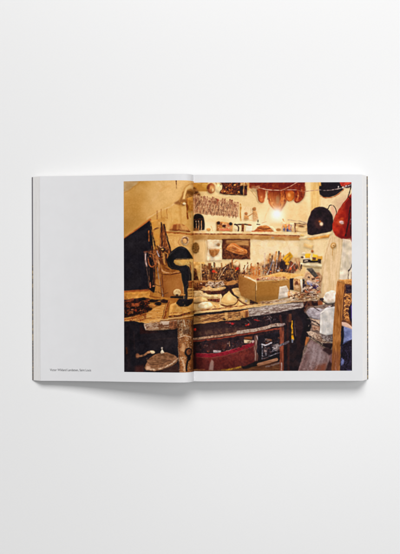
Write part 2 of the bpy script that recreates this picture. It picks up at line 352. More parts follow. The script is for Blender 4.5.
    P(curve([(251, 231.6), (256, 229.3), (259, 226.4), (264, 225.6), (269, 226.4), (272, 229.6), (274, 232)]), (162, 90, 46), (190, 122, 66), 1.6); L(curve([(258, 228), (264, 229.4), (270, 228.4)]), .9, (96, 50, 30)); L(curve([(260, 226.6), (264, 226), (268, 227)]), .8, (222, 170, 104), a=.8); L([(252, 231.2), (273, 231.8)], .9, (186, 78, 38))
    P([(269.5, 226), (272, 226), (278, 231.6), (275, 232)], (246, 226, 180)); E(278.5, 229.8, 2.3, 1.5, (170, 116, 62), soft=.5); R(270, 223, 282, 226, (228, 200, 144), a=.6, soft=.8)
    P([(281.5, 222), (294, 223), (294, 231.8), (281.5, 231.5)], (236, 218, 174), (220, 188, 134), 1.6); MOT([(282, 224), (292, 225), (292, 231.5), (282, 231)], [(226, 158, 84), (116, 112, 130), (206, 112, 66)], .9, .8)
    E(284, 229.6, 1.2, 1.3, (104, 100, 122)); E(287.3, 230, 1.1, 1.4, (84, 80, 116)); E(285.7, 226.5, 1.5, 1.2, (226, 146, 70)); E(289.2, 228.4, 1.1, 1.4, (214, 130, 84)); E(289.5, 231, 1.4, .7, (120, 150, 180), a=.6)
    P([(294, 222.5), (308, 223.5), (308.5, 232), (294.5, 232)], (214, 188, 138), (192, 156, 104), 1.6); L([(294.5, 223.4), (308, 224)], 1.1, (126, 98, 76)); L([(295, 224), (295.2, 231.5)], 1.4, (110, 62, 40)); E(301, 226, 2.6, 1.2, (136, 96, 62), soft=.4); R(298, 227.5, 306, 231.5, (228, 202, 146), soft=.5); L([(288, 219.6), (300, 221.4), (308, 222.8)], .7, (148, 124, 112), a=.8)
    L([(283, 219.5), (284, 222)], 1, (206, 150, 90), a=.8)
    # shelves
    L([(166, 232), (180, 233.2), (193, 234.4)], 1.9, (146, 86, 42), (176, 112, 58), 1.6); L([(164, 230.4), (192, 232)], .9, (226, 182, 116), a=.8); L([(168, 235.2), (193, 236.8)], 1.4, (186, 134, 74), soft=.6, a=.7)
    P(curve([(169, 230.6), (172.5, 225), (177, 223.6), (183, 224.6), (187, 227.5), (190.5, 231.6)]), (190, 136, 78), (164, 104, 56), 1.6); P([(173.5, 224.4), (176.4, 224), (177, 230.6), (172.5, 230)], (126, 66, 34), a=.85); L([(173, 230), (190, 231.4)], 1, (118, 60, 32)); P(curve([(180, 224.5), (186, 227), (188, 230), (182, 229)]), (214, 166, 100), a=.8)
    P([(193.5, 234), (250, 234.3), (300, 236), (300, 240.5), (250, 239.8), (193.5, 240)], (192, 146, 86), (208, 166, 106), 3., soft=.5)
    L([(193.5, 232), (230, 232.4), (270, 232.4), (309, 233.4)], 1.7, (242, 220, 170), (232, 200, 140), 3., w=.4); L([(193.5, 233.9), (240, 234.2), (299, 235.8)], 1.3, (126, 66, 40), (160, 96, 56), 3., w=.4)
    L([(270, 236.2), (299, 237.2)], 1, (186, 112, 64), a=.7); E(272.7, 237.6, 1.5, 1, (150, 140, 140), a=.6, soft=.4); L([(222, 236), (250, 236.4)], 1.2, (206, 166, 100), a=.6)
    P([(299, 237.6), (309, 235.4), (332, 231.6), (332, 234), (321, 236), (306, 238.8), (299, 239.2)], (244, 222, 172), w=.4); P([(306, 238.8), (330, 234.2), (329, 237.6), (312, 240.6)], (214, 164, 92), (196, 142, 74), 1.6, w=.4); E(301.8, 235.2, 2.4, 1.3, (226, 190, 120))
    P([(309, 240.5), (326, 238), (324, 242), (312, 244)], (214, 186, 130), soft=.8, a=.6)
    # wall under shelf: pinned things
    P([(194, 240), (205, 240), (205, 262), (194, 262)], (224, 190, 130), soft=.8, a=.7); L([(205, 239.5), (205.4, 262)], .7, (190, 150, 96), a=.7)
    E(195.6, 248, 3.6, 5.6, (144, 104, 56), (110, 76, 38), .9, soft=.4); MOT([(192.5, 243), (199, 243), (199, 253), (192.5, 253)], [(176, 136, 80), (96, 64, 34)], .5, .6, a=.7)
    R(206.8, 239.6, 221.6, 261.2, (240, 226, 190), (232, 212, 170), 1.6); L([(206.8, 249), (221, 248.6)], .8, (196, 156, 108), a=.8); L([(207, 240), (207, 261)], .6, (176, 134, 84), a=.8); L([(207, 261), (221, 260.6)], .6, (190, 150, 100), a=.8)
    P(curve([(208.6, 249.6), (214, 249.4), (219.6, 249.2), (217.6, 254), (213.4, 257), (210, 254.5), (208.6, 249.6)]), (182, 130, 78), (160, 106, 60), 1.6); E(218.3, 244.6, 1.8, 1.6, (150, 110, 72)); E(216.5, 244.6, .8, .8, (190, 160, 120))
    R(222.2, 238.8, 250.2, 259.4, (92, 50, 34), (122, 72, 44), 1.6); P([(226, 240), (249, 240), (249, 246), (236, 245), (226, 243)], (192, 146, 92), (160, 110, 64), NH, soft=.7)
    MOT([(223, 247), (249, 250), (249, 259), (223, 259)], [(58, 30, 28), (124, 70, 44)], .9, .5)
    P(curve([(226, 249.5), (227.5, 246), (231.5, 243.2), (236, 243.8), (241, 247.5), (246.6, 250.2), (247, 253), (242, 255), (235, 253.2), (229.5, 251.5)]), (208, 142, 82), (188, 116, 60), 1.6); L(curve([(229, 249.5), (233, 250), (238, 252.4), (245, 253.4)]), .9, (142, 76, 42)); L(curve([(229, 246.3), (233, 245), (237, 247.6), (243, 250.6)]), .9, (236, 182, 122), a=.85); E(234, 248.2, 2.6, .9, (150, 84, 46), rot=20, soft=.4)
    L([(222.4, 239), (222.6, 259)], .7, (64, 34, 30)); L([(222, 239.2), (250, 239.6)], .7, (96, 58, 40))
    L([(254, 245.5), (260, 246)], 1.3, (222, 196, 146), soft=.5, a=.7); L([(286, 240), (290, 252), (286, 262)], .5, (216, 190, 140), a=.6)
    P([(304, 243), (313.5, 245.4), (312.6, 249.4), (303, 246.4)], (216, 184, 126), soft=.4); P([(313.5, 240), (324, 240), (322, 262), (313.5, 262)], (234, 216, 170), soft=.8, a=.8)
    # ring, wall tools
    E(185.2, 240.6, 4, 4.5, (206, 180, 146), (176, 140, 104), .9); E(185.5, 240.4, 2.8, 3.3, (96, 62, 42)); E(184.8, 241, 2.1, 2.4, (206, 158, 98)); L(curve([(180, 238), (178.6, 243), (182, 247)]), 1, (170, 112, 66), a=.7); L(curve([(175, 240), (178, 246)]), 1.4, (228, 188, 124), soft=.6, a=.7)
    MOT([(168, 237), (193, 239), (193, 252), (172, 250)], [(232, 196, 132), (190, 140, 80)], 1.6, .7, a=.5)
    # black hat and brim
    P(curve([(307.6, 234), (307.4, 224), (309.6, 215), (314, 209), (320, 206.8), (327, 208.6), (331.6, 214.5), (333, 223), (331.5, 230.6), (322, 233.2), (312, 235.4), (307.6, 234)]), (38, 28, 34), (46, 34, 38), 1.6); E(318.8, 223.5, 4.2, 5.2, (74, 44, 40), soft=1.2, a=.8); E(321.4, 224, 1.8, 2, (240, 214, 176), soft=.5); E(320, 221.5, 1.2, 1.1, (206, 124, 60), soft=.5); L(curve([(309, 220), (312, 211), (318, 208)]), .6, (104, 52, 44), a=.7)
    P([(319, 181), (339, 181), (343.6, 189), (337, 194.4), (329, 197.6), (323, 197.4), (319.6, 194), (319.2, 187)], (36, 28, 34)); L(curve([(320, 195.8), (327, 198.2), (336, 195.6), (343.6, 189.6)]), .9, (176, 100, 56)); R(318.8, 181, 321.2, 186, (224, 176, 100)); 
    P([(339.4, 181), (352, 181), (352, 184.6), (346, 187), (341, 186)], (162, 46, 36), (190, 70, 50), 1.6); P([(343.5, 186.6), (352, 183.4), (352, 187), (346, 188)], (66, 44, 54), soft=.4)
    L(curve([(319.6, 189.8), (326, 190.4), (335, 189.4), (343, 187.6), (352, 184.4)]), .85, (150, 130, 124), (206, 190, 176), .9, w=.4); 
    for x, y in ((338.4, 187), (343, 187.5), (346, 186)): E(x, y, .6, 1, (214, 206, 196), soft=.25)
    L([(352, 183), (349.8, 191), (347.5, 198)], 1, (52, 32, 34)); 
    # loop and red bag
    L(curve([(327.5, 209), (329.5, 205.6), (333, 205.4), (335.6, 209), (336, 215), (334, 221)]), .9, (52, 34, 34)); P([(330, 206), (333, 206.4), (335, 212), (333.4, 219), (331, 210)], (226, 184, 152), a=.7)
    P(curve([(351.5, 193), (348, 197), (342, 204), (337.6, 212), (333.8, 219), (332.4, 226), (333.4, 232), (337.6, 237), (343.6, 239), (349, 238), (354, 236), (354, 193)], 4), (146, 36, 27), (164, 48, 32), 3.)
    P(curve([(344, 203), (338, 213), (334.4, 221), (333.6, 228), (336, 226), (340, 214), (346, 204)]), (200, 82, 48), soft=.8, a=.75); P(curve([(337, 236), (343, 238.8), (350, 237.6), (350, 235), (343, 236), (338, 233)]), (116, 26, 26), soft=.7, a=.8)
    P(curve([(343, 206), (338.6, 214), (336, 221), (335.6, 228), (338, 231), (342, 226), (345, 214), (347, 204)]), (182, 62, 38), soft=1.4, a=.5)
    P(curve([(345, 205), (352, 197), (353, 236), (346, 236), (348, 222)]), (98, 22, 24), soft=1.2, a=.65)
    L(curve([(349.5, 197), (342.4, 205), (337, 214.4), (333.8, 222)]), .6, (220, 112, 74), soft=.35, a=.75)
    E(340.8, 222.4, 3.8, 3.3, (214, 106, 62), soft=.9, a=.85); E(341.2, 222.2, 2.1, 1.7, (250, 236, 222), soft=.35); E(342.2, 223.6, 1.4, .8, (240, 214, 190), soft=.3); E(342, 218.4, 1.8, 1.1, (226, 116, 60), soft=.6, a=.7)
    L([(350.6, 206), (348.6, 221), (345.5, 236)], 1.5, (52, 26, 32)); L([(352, 211), (350.4, 236)], 1.4, (48, 26, 34)); L([(351, 219), (350.2, 224)], .7, (196, 176, 176), a=.7); L([(348.4, 197), (351.6, 200)], 1, (60, 24, 26))
    P([(350.3, 237), (354, 236), (354, 246), (351.4, 245.6)], (122, 34, 34))
    # planks on the right
    P([(330, 235.5), (342.4, 239.4), (340.2, 262), (338.2, 300), (316, 300), (322, 262)], (216, 192, 146), (226, 204, 162), NV2, soft=.4); L([(330.5, 238), (325, 256), (321, 285)], .8, (196, 166, 116), a=.6); L([(334, 250), (331, 290)], .6, (204, 176, 130), a=.6)
    P([(342.4, 238.6), (350.6, 240), (354, 246), (354, 282), (338.6, 282), (340.4, 262)], (214, 206, 178), (222, 214, 190), NV2, soft=.35, w=.4); L([(342.5, 240), (340, 268), (338.6, 282)], .9, (190, 170, 130), w=.5, a=.8)
    E(333.2, 245.4, 2.8, 3, (190, 146, 84)); E(333.2, 245.2, 1.7, 1.8, (222, 190, 138)); L([(333, 245), (334.6, 246.4)], .8, (164, 116, 60)); L(curve([(333, 248.4), (332.4, 251.4), (332.4, 255.6)]), .8, (190, 150, 92)); L([(330.4, 246), (333, 249)], .8, (176, 130, 70))
    L([(352, 263.5), (351, 267), (348.4, 271)], 1.2, (46, 36, 44)); L([(348.4, 271), (348.2, 280)], .8, (90, 68, 62)); L([(351.4, 272), (351.4, 280)], .6, (120, 96, 84))
    # dark door at left
    P([(122, 240), (136, 230.6), (149.6, 220.6), (152.4, 238), (154.4, 262), (153.6, 290.6), (138, 291), (122, 290.6)], (34, 31, 37), (38, 34, 38), 7., w=.5); L([(137, 232), (138, 289)], .5, (46, 42, 48), a=.35)
    P([(150.4, 221), (160, 219), (160, 247), (155.4, 247), (152, 233)], (214, 162, 84), (196, 142, 70), 3.); L([(150.3, 222), (152.4, 234), (155.6, 248)], 1.5, (48, 34, 34)); L([(148.8, 231), (149, 241)], 1.3, (166, 98, 52)); L([(152, 246), (153, 262)], 1, (120, 62, 38))
    L(curve([(152, 234), (154.5, 229.6), (160, 227.6)]), 1.8, (140, 84, 48), (90, 54, 40), .9); L([(153.8, 231.8), (155.8, 244)], .8, (176, 120, 62), a=.7)
    P([(156, 220), (166, 216), (166, 230), (158, 229)], (210, 164, 96), (190, 140, 72), 1.6, a=.8, soft=.7)
    # tool rack
    P([(155, 246), (170, 246), (172, 262), (181, 272), (184, 298), (155, 298)], (176, 122, 62), (146, 90, 44), 3., soft=.5)
    P([(160, 228), (164, 224), (166.4, 240), (171, 256), (168, 262), (160, 262)], (124, 70, 40), (166, 104, 58), 1.6)
    L([(161.2, 223), (162, 242), (163.4, 262)], 1.6, (58, 36, 34)); L([(163.6, 225), (167.5, 240), (171.6, 254)], 1.7, (58, 38, 36)); L([(165.2, 232), (164.6, 250)], 1.0, (104, 58, 38)); L([(159.6, 246), (161, 262)], 1, (60, 38, 34))
    P([(149, 250), (168, 247), (170, 256), (164, 264), (150, 266)], (92, 56, 40), (140, 88, 52), .9, soft=.8, a=.8)
    MOT([(147, 251), (168, 248), (168, 260), (150, 268)], [(44, 30, 32), (172, 104, 60)], 1.6, .5, a=.8)
    for q in ([(147, 250), (150, 256), (151, 264)], [(153, 247), (152, 255), (155, 263)], [(157, 246), (160, 252), (159, 260)], [(164, 246), (163, 254), (166, 262)], [(168, 250), (166, 257), (168, 263)]): L(curve(q), 1.1, (46, 31, 33), a=.9)
    for q in ([(149, 253), (154, 254), (158, 251)], [(156, 256), (160, 259), (165, 257)], [(160, 246.6), (165, 247.6), (168, 246)]): L(curve(q), .9, (188, 122, 74), a=.85)
    L(curve([(158.4, 245), (161, 247.4), (163.6, 246.6)]), .8, (222, 190, 150), a=.8); L(curve([(155.4, 259), (157.4, 263), (157, 268)]), 1.0, (60, 36, 34))
    P([(149.6, 262), (155, 258), (155.4, 286), (152.6, 300), (149.8, 300), (148, 284)], (32, 27, 31)); L([(154, 266), (154.6, 284)], 1.4, (96, 54, 38))
    L([(144.2, 251.8), (148.4, 251.6)], 1.5, (134, 74, 48)); L(curve([(145.4, 252.6), (145.4, 259), (146.6, 266)]), 1.9, (120, 92, 82), soft=.3); L(curve([(145.6, 254), (145.6, 260), (146.6, 265.6)]), .8, (206, 196, 190), soft=.25)
    L(curve([(146.8, 266), (147.6, 276), (148.8, 286)]), .8, (112, 84, 70), a=.8)
    E(150.4, 260.4, 1.7, 3.2, (34, 28, 32), soft=.4); E(150.4, 256.6, .8, .8, (150, 92, 54), soft=.3)
    L(curve([(148.2, 258), (149, 264), (152, 266.8), (155.6, 264.6), (156, 259)]), 1.3, (150, 82, 50), (186, 112, 66), .9, soft=.35); L(curve([(153, 255), (154, 260), (155, 264)]), 1.3, (176, 112, 68), soft=.4); L(curve([(156, 257), (159, 262), (158.6, 270)]), 1.5, (190, 132, 84), soft=.45)
    L(curve([(157.2, 251), (157.8, 254), (159.2, 256.4)]), 1.0, (190, 196, 206), soft=.3); L([(163.2, 254), (164.6, 264)], 2.2, (206, 154, 88), soft=.5, a=.9); L(curve([(160.6, 257), (162, 262), (165, 266)]), 1.0, (104, 52, 36), soft=.35)
    L(curve([(157, 261), (160, 266), (163, 271), (170, 273.6), (178, 272.6)]), 1.8, (186, 132, 84), (216, 172, 122), .9, soft=.4); L(curve([(161, 261), (164, 267), (169, 270)]), 1.3, (110, 60, 38), soft=.4)
    E(163.2, 249.4, 2.6, 1.9, (44, 31, 32), soft=.35); E(162.6, 249.3, 1.3, .9, (214, 166, 92), soft=.3); E(166.6, 251, 1.3, .9, (60, 36, 32)); L(curve([(165, 253), (167.4, 254.6), (168, 258)]), .9, (200, 142, 76), soft=.3)
    L(curve([(157.6, 268), (158.6, 277), (161.4, 289), (163, 299)]), .9, (150, 140, 132), soft=.3); L([(149.2, 268), (149.4, 282)], .7, (84, 60, 50), soft=.3)
    L([(150, 283), (150.4, 287)], 1.3, (200, 120, 84)); E(153.6, 286, 1.4, .8, (206, 140, 96)); L([(149, 276), (149, 280)], .6, (150, 100, 70))
    G([(162.4, 274), (180, 272.4), (183, 285), (184, 296), (164, 298.6)], (150, 92, 46), (172, 116, 60), -20); P([(166, 280), (178, 278), (180, 292), (168, 294)], (184, 130, 72), soft=2, a=.7); L(curve([(161.6, 274), (170, 274.8), (180.6, 272.6)]), 1, (100, 54, 34))
    L([(162, 273), (163, 286), (163.6, 298)], 1.1, (104, 54, 34)); L([(160.4, 264), (161.4, 296)], .9, (122, 70, 42)); L([(157, 282), (158, 298)], .9, (226, 178, 108), a=.7); P([(155.4, 280), (160, 279), (160, 297), (155, 297)], (196, 140, 74), a=.7)
    for q in ([(160.4, 231), (162, 236), (161.4, 243)], [(164.4, 236), (165.6, 245), (168, 252)], [(152.6, 262), (153.6, 274), (152.4, 284)]): L(curve(q), .5, (150, 100, 66), soft=.3, a=.6)
    for q in ([(148, 288), (151, 291), (156, 292)], [(158, 292), (162, 294), (168, 293)], [(155, 284), (159, 286), (162, 285)]): L(curve(q), .8, (84, 50, 36), a=.85)
    
    # sewing machine head
    P([(173, 258), (193.4, 258), (193.4, 262), (188, 265), (178, 265), (173, 263)], (226, 194, 118), (206, 166, 92), 1.6); L([(174.5, 259.6), (193, 259)], .8, (110, 76, 50))
    P(curve([(166.8, 260), (170, 253.4), (175, 248.6), (180.4, 246.2), (185.6, 248), (190, 252.8), (193.2, 258.6)], 4) + [(176, 259), (174, 260.2), (173.6, 262.4), (176, 264.8), (180, 266), (186, 265), (189.4, 267), (191.6, 274), (191.4, 281), (188.6, 286), (187.6, 300), (184.4, 300), (184, 288), (182, 280), (181, 273), (179, 270.4), (172, 269.6), (168, 266.6)], (31, 29, 33), (36, 33, 36), 3., w=.6)
    L([(190, 262), (190.6, 270)], 1, (120, 66, 40)); L([(192.6, 261), (192.6, 281)], .9, (230, 204, 142)); P([(193.4, 262), (205, 262), (205, 281), (193.4, 281)], (222, 190, 124), (206, 166, 98), 1.6, soft=.4)
    P(curve([(194, 268), (196.6, 270), (197, 275), (199, 281), (193.6, 281)]), (66, 40, 32), (120, 76, 46), .9); R(188.6, 281, 203, 288.4, (154, 92, 46), (122, 66, 36), NH); L([(188.6, 281.4), (202, 281.4)], .8, (196, 132, 76)); R(187.6, 288.4, 202, 300, (176, 128, 68), (206, 164, 98), NH)
    L([(188.4, 290), (202, 291.4)], .9, (86, 50, 34)); L([(187.6, 296), (201, 297)], .9, (92, 54, 36)); L([(192.6, 283), (192.8, 300)], .9, (214, 170, 98)); 
    L(curve([(169.6, 255.4), (174.6, 250.2), (180, 247.4), (184.4, 248.6)]), .7, (78, 70, 66), soft=.4, a=.8); L([(176, 258.4), (192.6, 257.8)], .5, (96, 78, 58), a=.6)
    L(curve([(186.6, 266.4), (189, 270), (189.6, 278), (187, 286)]), .6, (86, 74, 64), soft=.3, a=.8); L(curve([(168.6, 262), (170.6, 267.4), (177, 269)]), .5, (90, 76, 62), soft=.3, a=.7); L([(185.8, 287), (185.6, 298)], .5, (92, 74, 56), a=.7)
    E(177.2, 292.4, 3.7, 3.3, (236, 214, 158), (214, 182, 122), 1.6); E(177, 295, 1.3, 1, (60, 40, 32)); P([(170.4, 296.4), (183.6, 296), (184, 302), (170.6, 302)], (30, 27, 31)); L([(181, 294), (184.6, 295)], 1.2, (206, 152, 84))
    # ---- bench top
    P([(122, 291), (150, 290), (160, 297), (194, 300), (194, 320), (122, 322)], (190, 134, 66), (170, 112, 54), 3.); L([(123, 291.6), (148, 290)], 1.8, (150, 80, 44), soft=.5); P([(126, 293), (150, 292), (150, 299), (127, 300)], (192, 136, 66), (206, 152, 80), 1.6); L([(150, 296), (160, 298)], 1.4, (146, 88, 46))
    P([(122, 300), (141, 298), (150, 303), (148, 312), (134, 317), (122, 318)], (62, 33, 29), (40, 28, 30), 1.6); MOT([(123, 300), (150, 300), (148, 312), (124, 316)], [(150, 76, 46), (34, 27, 31)], 1.6, .7); E(144, 299.4, 5.4, 2, (34, 28, 30)); E(152, 300.8, 6, 1.6, (40, 30, 30)); P([(131, 303.4), (138.6, 303), (139.4, 306.4), (132, 306.6)], (172, 90, 56)); E(132.4, 309.8, 1.6, .7, (170, 116, 90)); E(135.8, 310.6, 1, 1.4, (164, 72, 48)); P([(147.6, 304), (156, 304.4), (155, 306.8), (148.4, 306)], (206, 142, 78)); L([(124, 302), (130, 300.8)], 1, (150, 66, 44), a=.7); E(148.4, 308.8, 4, 1.7, (46, 30, 30)); E(158.3, 303.6, 3.3, 1.8, (36, 29, 32)); L([(150, 300.6), (164, 300)], 1.5, (44, 32, 32)); E(165, 301.4, 4.6, 1.6, (48, 32, 32))
    P([(122, 318.6), (134, 316.2), (148, 312.4), (156, 307), (162, 305.2), (167.6, 304), (164, 319), (158, 323), (140, 323.4), (134, 320.8), (122, 322)], (204, 148, 76), (222, 174, 104), NH); L([(124, 320), (136, 317.6), (146, 314)], 1.2, (166, 88, 44), a=.9); L([(134, 321), (148, 318.6), (160, 318)], .9, (150, 96, 52)); L([(140, 319.4), (152, 316)], .8, (238, 196, 130), a=.7); MOT([(123, 317), (146, 313), (146, 321), (123, 322)], [(190, 110, 56), (140, 70, 40)], .9, .6)
    P([(168, 318.6), (170.4, 304.4), (176.4, 302.2), (178, 306.2), (186, 306.6), (193.6, 302.6), (193.6, 312.4), (180, 315.4)], (220, 176, 104), (204, 154, 82), 1.6); P([(176, 303.4), (179, 299), (193.6, 299), (192, 303.6), (187.6, 306.4), (180.4, 306.6)], (34, 28, 31)); L([(168.8, 301), (166.4, 310), (163.8, 319)], 2, (134, 74, 40), (170, 106, 60), .9); L([(166, 304), (162, 319)], .6, (88, 50, 34)); L([(172, 304), (175.6, 303.4)], 1.2, (238, 200, 132), a=.8)
    L(curve([(169, 316.4), (178, 315.6), (186, 313.6), (194, 311.6)]), 1.8, (66, 34, 26), (120, 62, 36), .9); L([(170, 313.2), (182, 312.6)], 1, (150, 88, 48), a=.7)
    P([(194, 296), (240, 296), (262, 300), (306, 296), (330, 297), (322, 302), (280, 303), (240, 308.6), (194, 312)], (216, 172, 104), (234, 200, 136), 3.)
    # long board edge running to the right
    L([(150, 321.8), (165, 319.4), (180, 317.4), (194, 315), (204, 313.6), (240, 308.8), (262, 305), (284, 302), (312, 300.6)], 1.5, (224, 190, 132), (196, 158, 106), 1.6, w=.6)
    L([(194, 311), (215, 309), (240, 306), (262, 302.4), (284, 300.4)], 1.3, (124, 72, 52), (170, 120, 80), .9, w=.6); L([(262, 303.4), (284, 301), (310, 299)], .9, (150, 126, 104), w=.6)
    L([(160, 321), (180, 319), (200, 315.6), (240, 310.6), (270, 306)], .8, (84, 48, 34), a=.85, w=.6)
    clutter(123, 149, 299, 314, 42, [(150, 76, 46), (60, 36, 34), (36, 28, 31), (110, 58, 40), (196, 120, 72)], 1.5, 41, a=.7)
    clutter(150, 193, 302, 318, 26, [(236, 196, 126), (166, 116, 62), (120, 74, 42)], .5, 42, a=.55)
    clutter(196, 262, 298, 308, 40, [(240, 210, 150), (176, 124, 70), (120, 76, 48)], .45, 43, a=.6)
    # space under the bench
    P([(122, 321.6), (134, 321), (145, 323.4), (160, 323), (194, 320), (194, 374), (122, 374)], K, (37, 32, 36), 3.)
    P([(143.6, 324), (160, 322), (177.4, 320), (177.4, 328), (162, 330.4), (146, 330.6)], (130, 94, 66), (160, 130, 100), .9); MOT([(144, 323.4), (177, 320), (177, 328), (146, 330)], [(204, 190, 166), (92, 54, 38), (186, 166, 140)], NP, .35); P([(160.6, 321.6), (169, 320.6), (169, 323.8), (163, 325)], (214, 202, 180), a=.8); L([(144.4, 324), (146, 330)], 1.1, (206, 190, 170)); P([(169, 322), (177, 321), (177, 329), (170, 329.6)], (104, 66, 46), (140, 92, 62), .9); P([(140, 325), (145, 330), (158, 331.4), (158, 333), (140, 334)], (48, 30, 30), soft=.6)
    P([(177, 320), (193.4, 318.4), (193.4, 374), (179.6, 374), (178.4, 345)], (140, 98, 62), (112, 70, 42), NV2); MOT([(177.6, 320), (193, 319), (193, 372), (179, 372)], [(186, 156, 118), (88, 52, 34), (204, 184, 150), (150, 92, 50)], .9, .55); MOT([(178, 336), (193, 336), (193, 372), (180, 372)], [(128, 76, 42), (160, 104, 62)], 1.6, .2, a=.6); L([(184, 320), (184.4, 326)], 1.1, (226, 210, 176)); L([(178, 337.6), (184, 335.6), (191, 337)], 1, (214, 192, 160), a=.8); P(curve([(182, 343), (185, 346), (184, 352), (181, 350)]), (196, 160, 116), soft=.5, a=.8); L(curve([(180.6, 358), (184, 364), (184.6, 371)]), 1.5, (206, 178, 142), soft=.5, a=.85); L([(178.4, 322), (180, 371)], .8, (84, 48, 34), a=.7); P([(183, 330), (190, 329), (190, 334), (183, 334)], (70, 42, 32), soft=.6, a=.6)
    E(188.4, 352.4, 3.9, 4.6, (34, 28, 30)); E(188.6, 352, 2.3, 2.9, (124, 76, 50)); E(189, 358, 2, 2.3, (30, 26, 29)); L(curve([(188.4, 359), (187, 364), (186.6, 370.6)]), 1.9, (34, 28, 30)); E(189.4, 351, 1, 1.2, (90, 56, 42))
    R(191.4, 320, 193.6, 373, (120, 72, 40), (80, 46, 30), NV, a=.7)
    P([(126, 347), (127.6, 347), (127.6, 354), (126, 354)], (110, 62, 38), soft=.5, a=.7); E(137.6, 355.8, 2.2, 2.4, (118, 78, 58), soft=.4); L(curve([(137, 356), (143, 355.6), (148, 352.6), (153, 351.4)]), 1.5, (150, 108, 78), wd2=2.6); E(152.6, 352, 2.6, 1.5, (226, 202, 160), rot=20); E(148.6, 352.6, 1.6, .9, (184, 140, 100)); P([(135.4, 366), (144, 365), (144, 374), (135.4, 374)], (76, 42, 38), soft=1, a=.7)
    P(curve([(144, 368), (150, 358), (158, 353.6), (166, 352.6), (174, 355), (178, 359), (175, 364), (166, 369), (154, 371), (146, 370)]), (116, 82, 58), (140, 102, 74), 1.6); MOT([(146, 358), (176, 355), (176, 364), (150, 370)], [(84, 58, 46), (164, 126, 92)], NH, .5, a=.6)
    L(curve([(146, 368), (154, 369.6), (164, 367.6), (172, 363.4), (177.6, 358.6)]), 1.5, (206, 184, 154), (160, 126, 98), .9); L(curve([(150, 364), (160, 364), (170, 360)]), 1.0, (92, 62, 48), a=.8); P([(146, 365.6), (151, 366.6), (150, 370), (146, 370)], (214, 178, 144), a=.8, soft=.5); E(161.8, 348.2, 1, 1.1, (232, 222, 200)); P([(160, 352), (162.4, 349), (164.6, 353), (161, 354)], (230, 216, 186)); P([(164, 369), (178, 364), (179, 372), (160, 372.6)], (60, 42, 38), soft=.6)
    # right page, below the bench
    P([(193.6, 314), (252, 308), (310, 300), (320, 300), (310, 374), (193.6, 374)], (42, 31, 35), (36, 29, 34), 1.6)
    P([(193.6, 316), (204, 315.4), (240, 311), (240, 319.6), (222, 321), (204, 323.6), (193.6, 324.4)], (182, 138, 86), (160, 114, 68), 1.6); MOT([(194, 316), (240, 311.4), (240, 319), (204, 323)], [(92, 56, 40), (116, 74, 48), (214, 176, 116)], NP, .35); L([(194, 323.6), (222, 320.4), (240, 318.6)], .8, (206, 160, 98), a=.8); E(224.3, 319.6, 1.3, .8, (40, 28, 32)); R(224.6, 312.5, 227.6, 319, (222, 184, 120), a=.7)
    P([(240, 311), (250, 309), (250, 316.6), (240, 318.4)], (174, 122, 72), (196, 148, 92), 1.6); R(245.4, 311, 248, 317.4, (104, 58, 40), a=.85)
    P([(248.4, 309.4), (262, 306.4), (284, 303.6), (305, 302.4), (303, 307), (296, 310.6), (278, 312.4), (262, 315), (249, 316.8)], (182, 172, 158), (158, 144, 130), .9); MOT([(249, 309.4), (303, 303), (300, 309), (262, 315), (249, 316)], [(208, 202, 194), (122, 102, 90), (92, 70, 66)], NP, .6); L([(284, 305), (302, 304)], 1.2, (196, 190, 184), a=.8)
    P([(303, 301), (320, 300), (320, 306.6), (312, 308.6), (304, 311.6)], (50, 32, 34), (90, 56, 44), 1.6); P([(317.6, 300), (323, 299), (322.6, 306), (318, 306)], (142, 80, 50))
    G([(194, 325), (225, 321.4), (240, 321), (262, 318), (262, 328), (240, 331.6), (200, 336.4), (194, 337)], (64, 44, 42), (44, 34, 38), -60); P([(196, 332), (225, 328), (250, 328), (240, 332), (200, 337)], (98, 70, 58), (70, 46, 44), 1.6, soft=.8, a=.85); L([(226, 322.4), (234.6, 323.4)], 1.3, (140, 38, 42), soft=.4); E(232.6, 324, 1.5, .9, (170, 48, 50)); L([(254, 319.8), (259, 320.6)], .9, (170, 40, 40)); E(248.4, 324.4, 1.1, 1.3, (204, 60, 50)); E(246.2, 325.4, 1.1, .9, (176, 48, 42)); E(195, 329.4, 1.3, 1.3, (202, 60, 44)); L([(266, 320), (270, 319), (271, 322)], .6, (150, 150, 160), a=.8); MOT([(262, 316), (282, 314), (280, 324), (262, 326)], [(92, 88, 96), (70, 44, 44)], .9, .9, a=.7)
    L([(194, 339), (215, 336.4), (240, 332.6)], 2.3, (184, 152, 122), (140, 104, 82), .9, w=.6); L(curve([(238, 332.4), (252, 330.4), (264, 328.4), (272, 325.6), (283, 324.4)]), 3.3, (180, 164, 146), (150, 126, 108), .9); L([(194, 341.4), (222, 338), (240, 335), (262, 331.4), (283, 328)], 1.9, (106, 50, 42), (130, 66, 50), 1.6)
    P([(194, 342.4), (240, 336.6), (270, 331), (283, 330), (283, 362), (194, 362)], (40, 30, 35), (56, 38, 40), 1.6); P([(205, 343), (230, 341), (228, 349), (205, 351)], (72, 42, 40), soft=1.2, a=.7); P([(213.4, 350), (221, 350.6), (220, 352.8), (213, 352.4)], (190, 180, 176)); E(208.6, 351, 1.4, .9, (170, 90, 60)); L([(229.3, 341.6), (229.6, 346)], .8, (206, 160, 120)); L([(226, 351), (231, 350)], 1, (150, 110, 90)); MOT([(222, 342), (240, 340), (240, 347), (222, 350)], [(110, 56, 44), (74, 60, 70)], .9, .8, a=.7)
    # red tub
    P(curve([(193.6, 356), (210, 357), (226, 355), (242, 350), (256, 345)], 4) + [(257.4, 354), (258, 360), (246, 366), (226, 369.6), (206, 374), (193.6, 374)], (104, 47, 42), (88, 38, 36), 1.6); MOT([(196, 358), (254, 348), (255, 360), (200, 370)], [(124, 62, 50), (82, 36, 36)], 1.6, .6, a=.5)
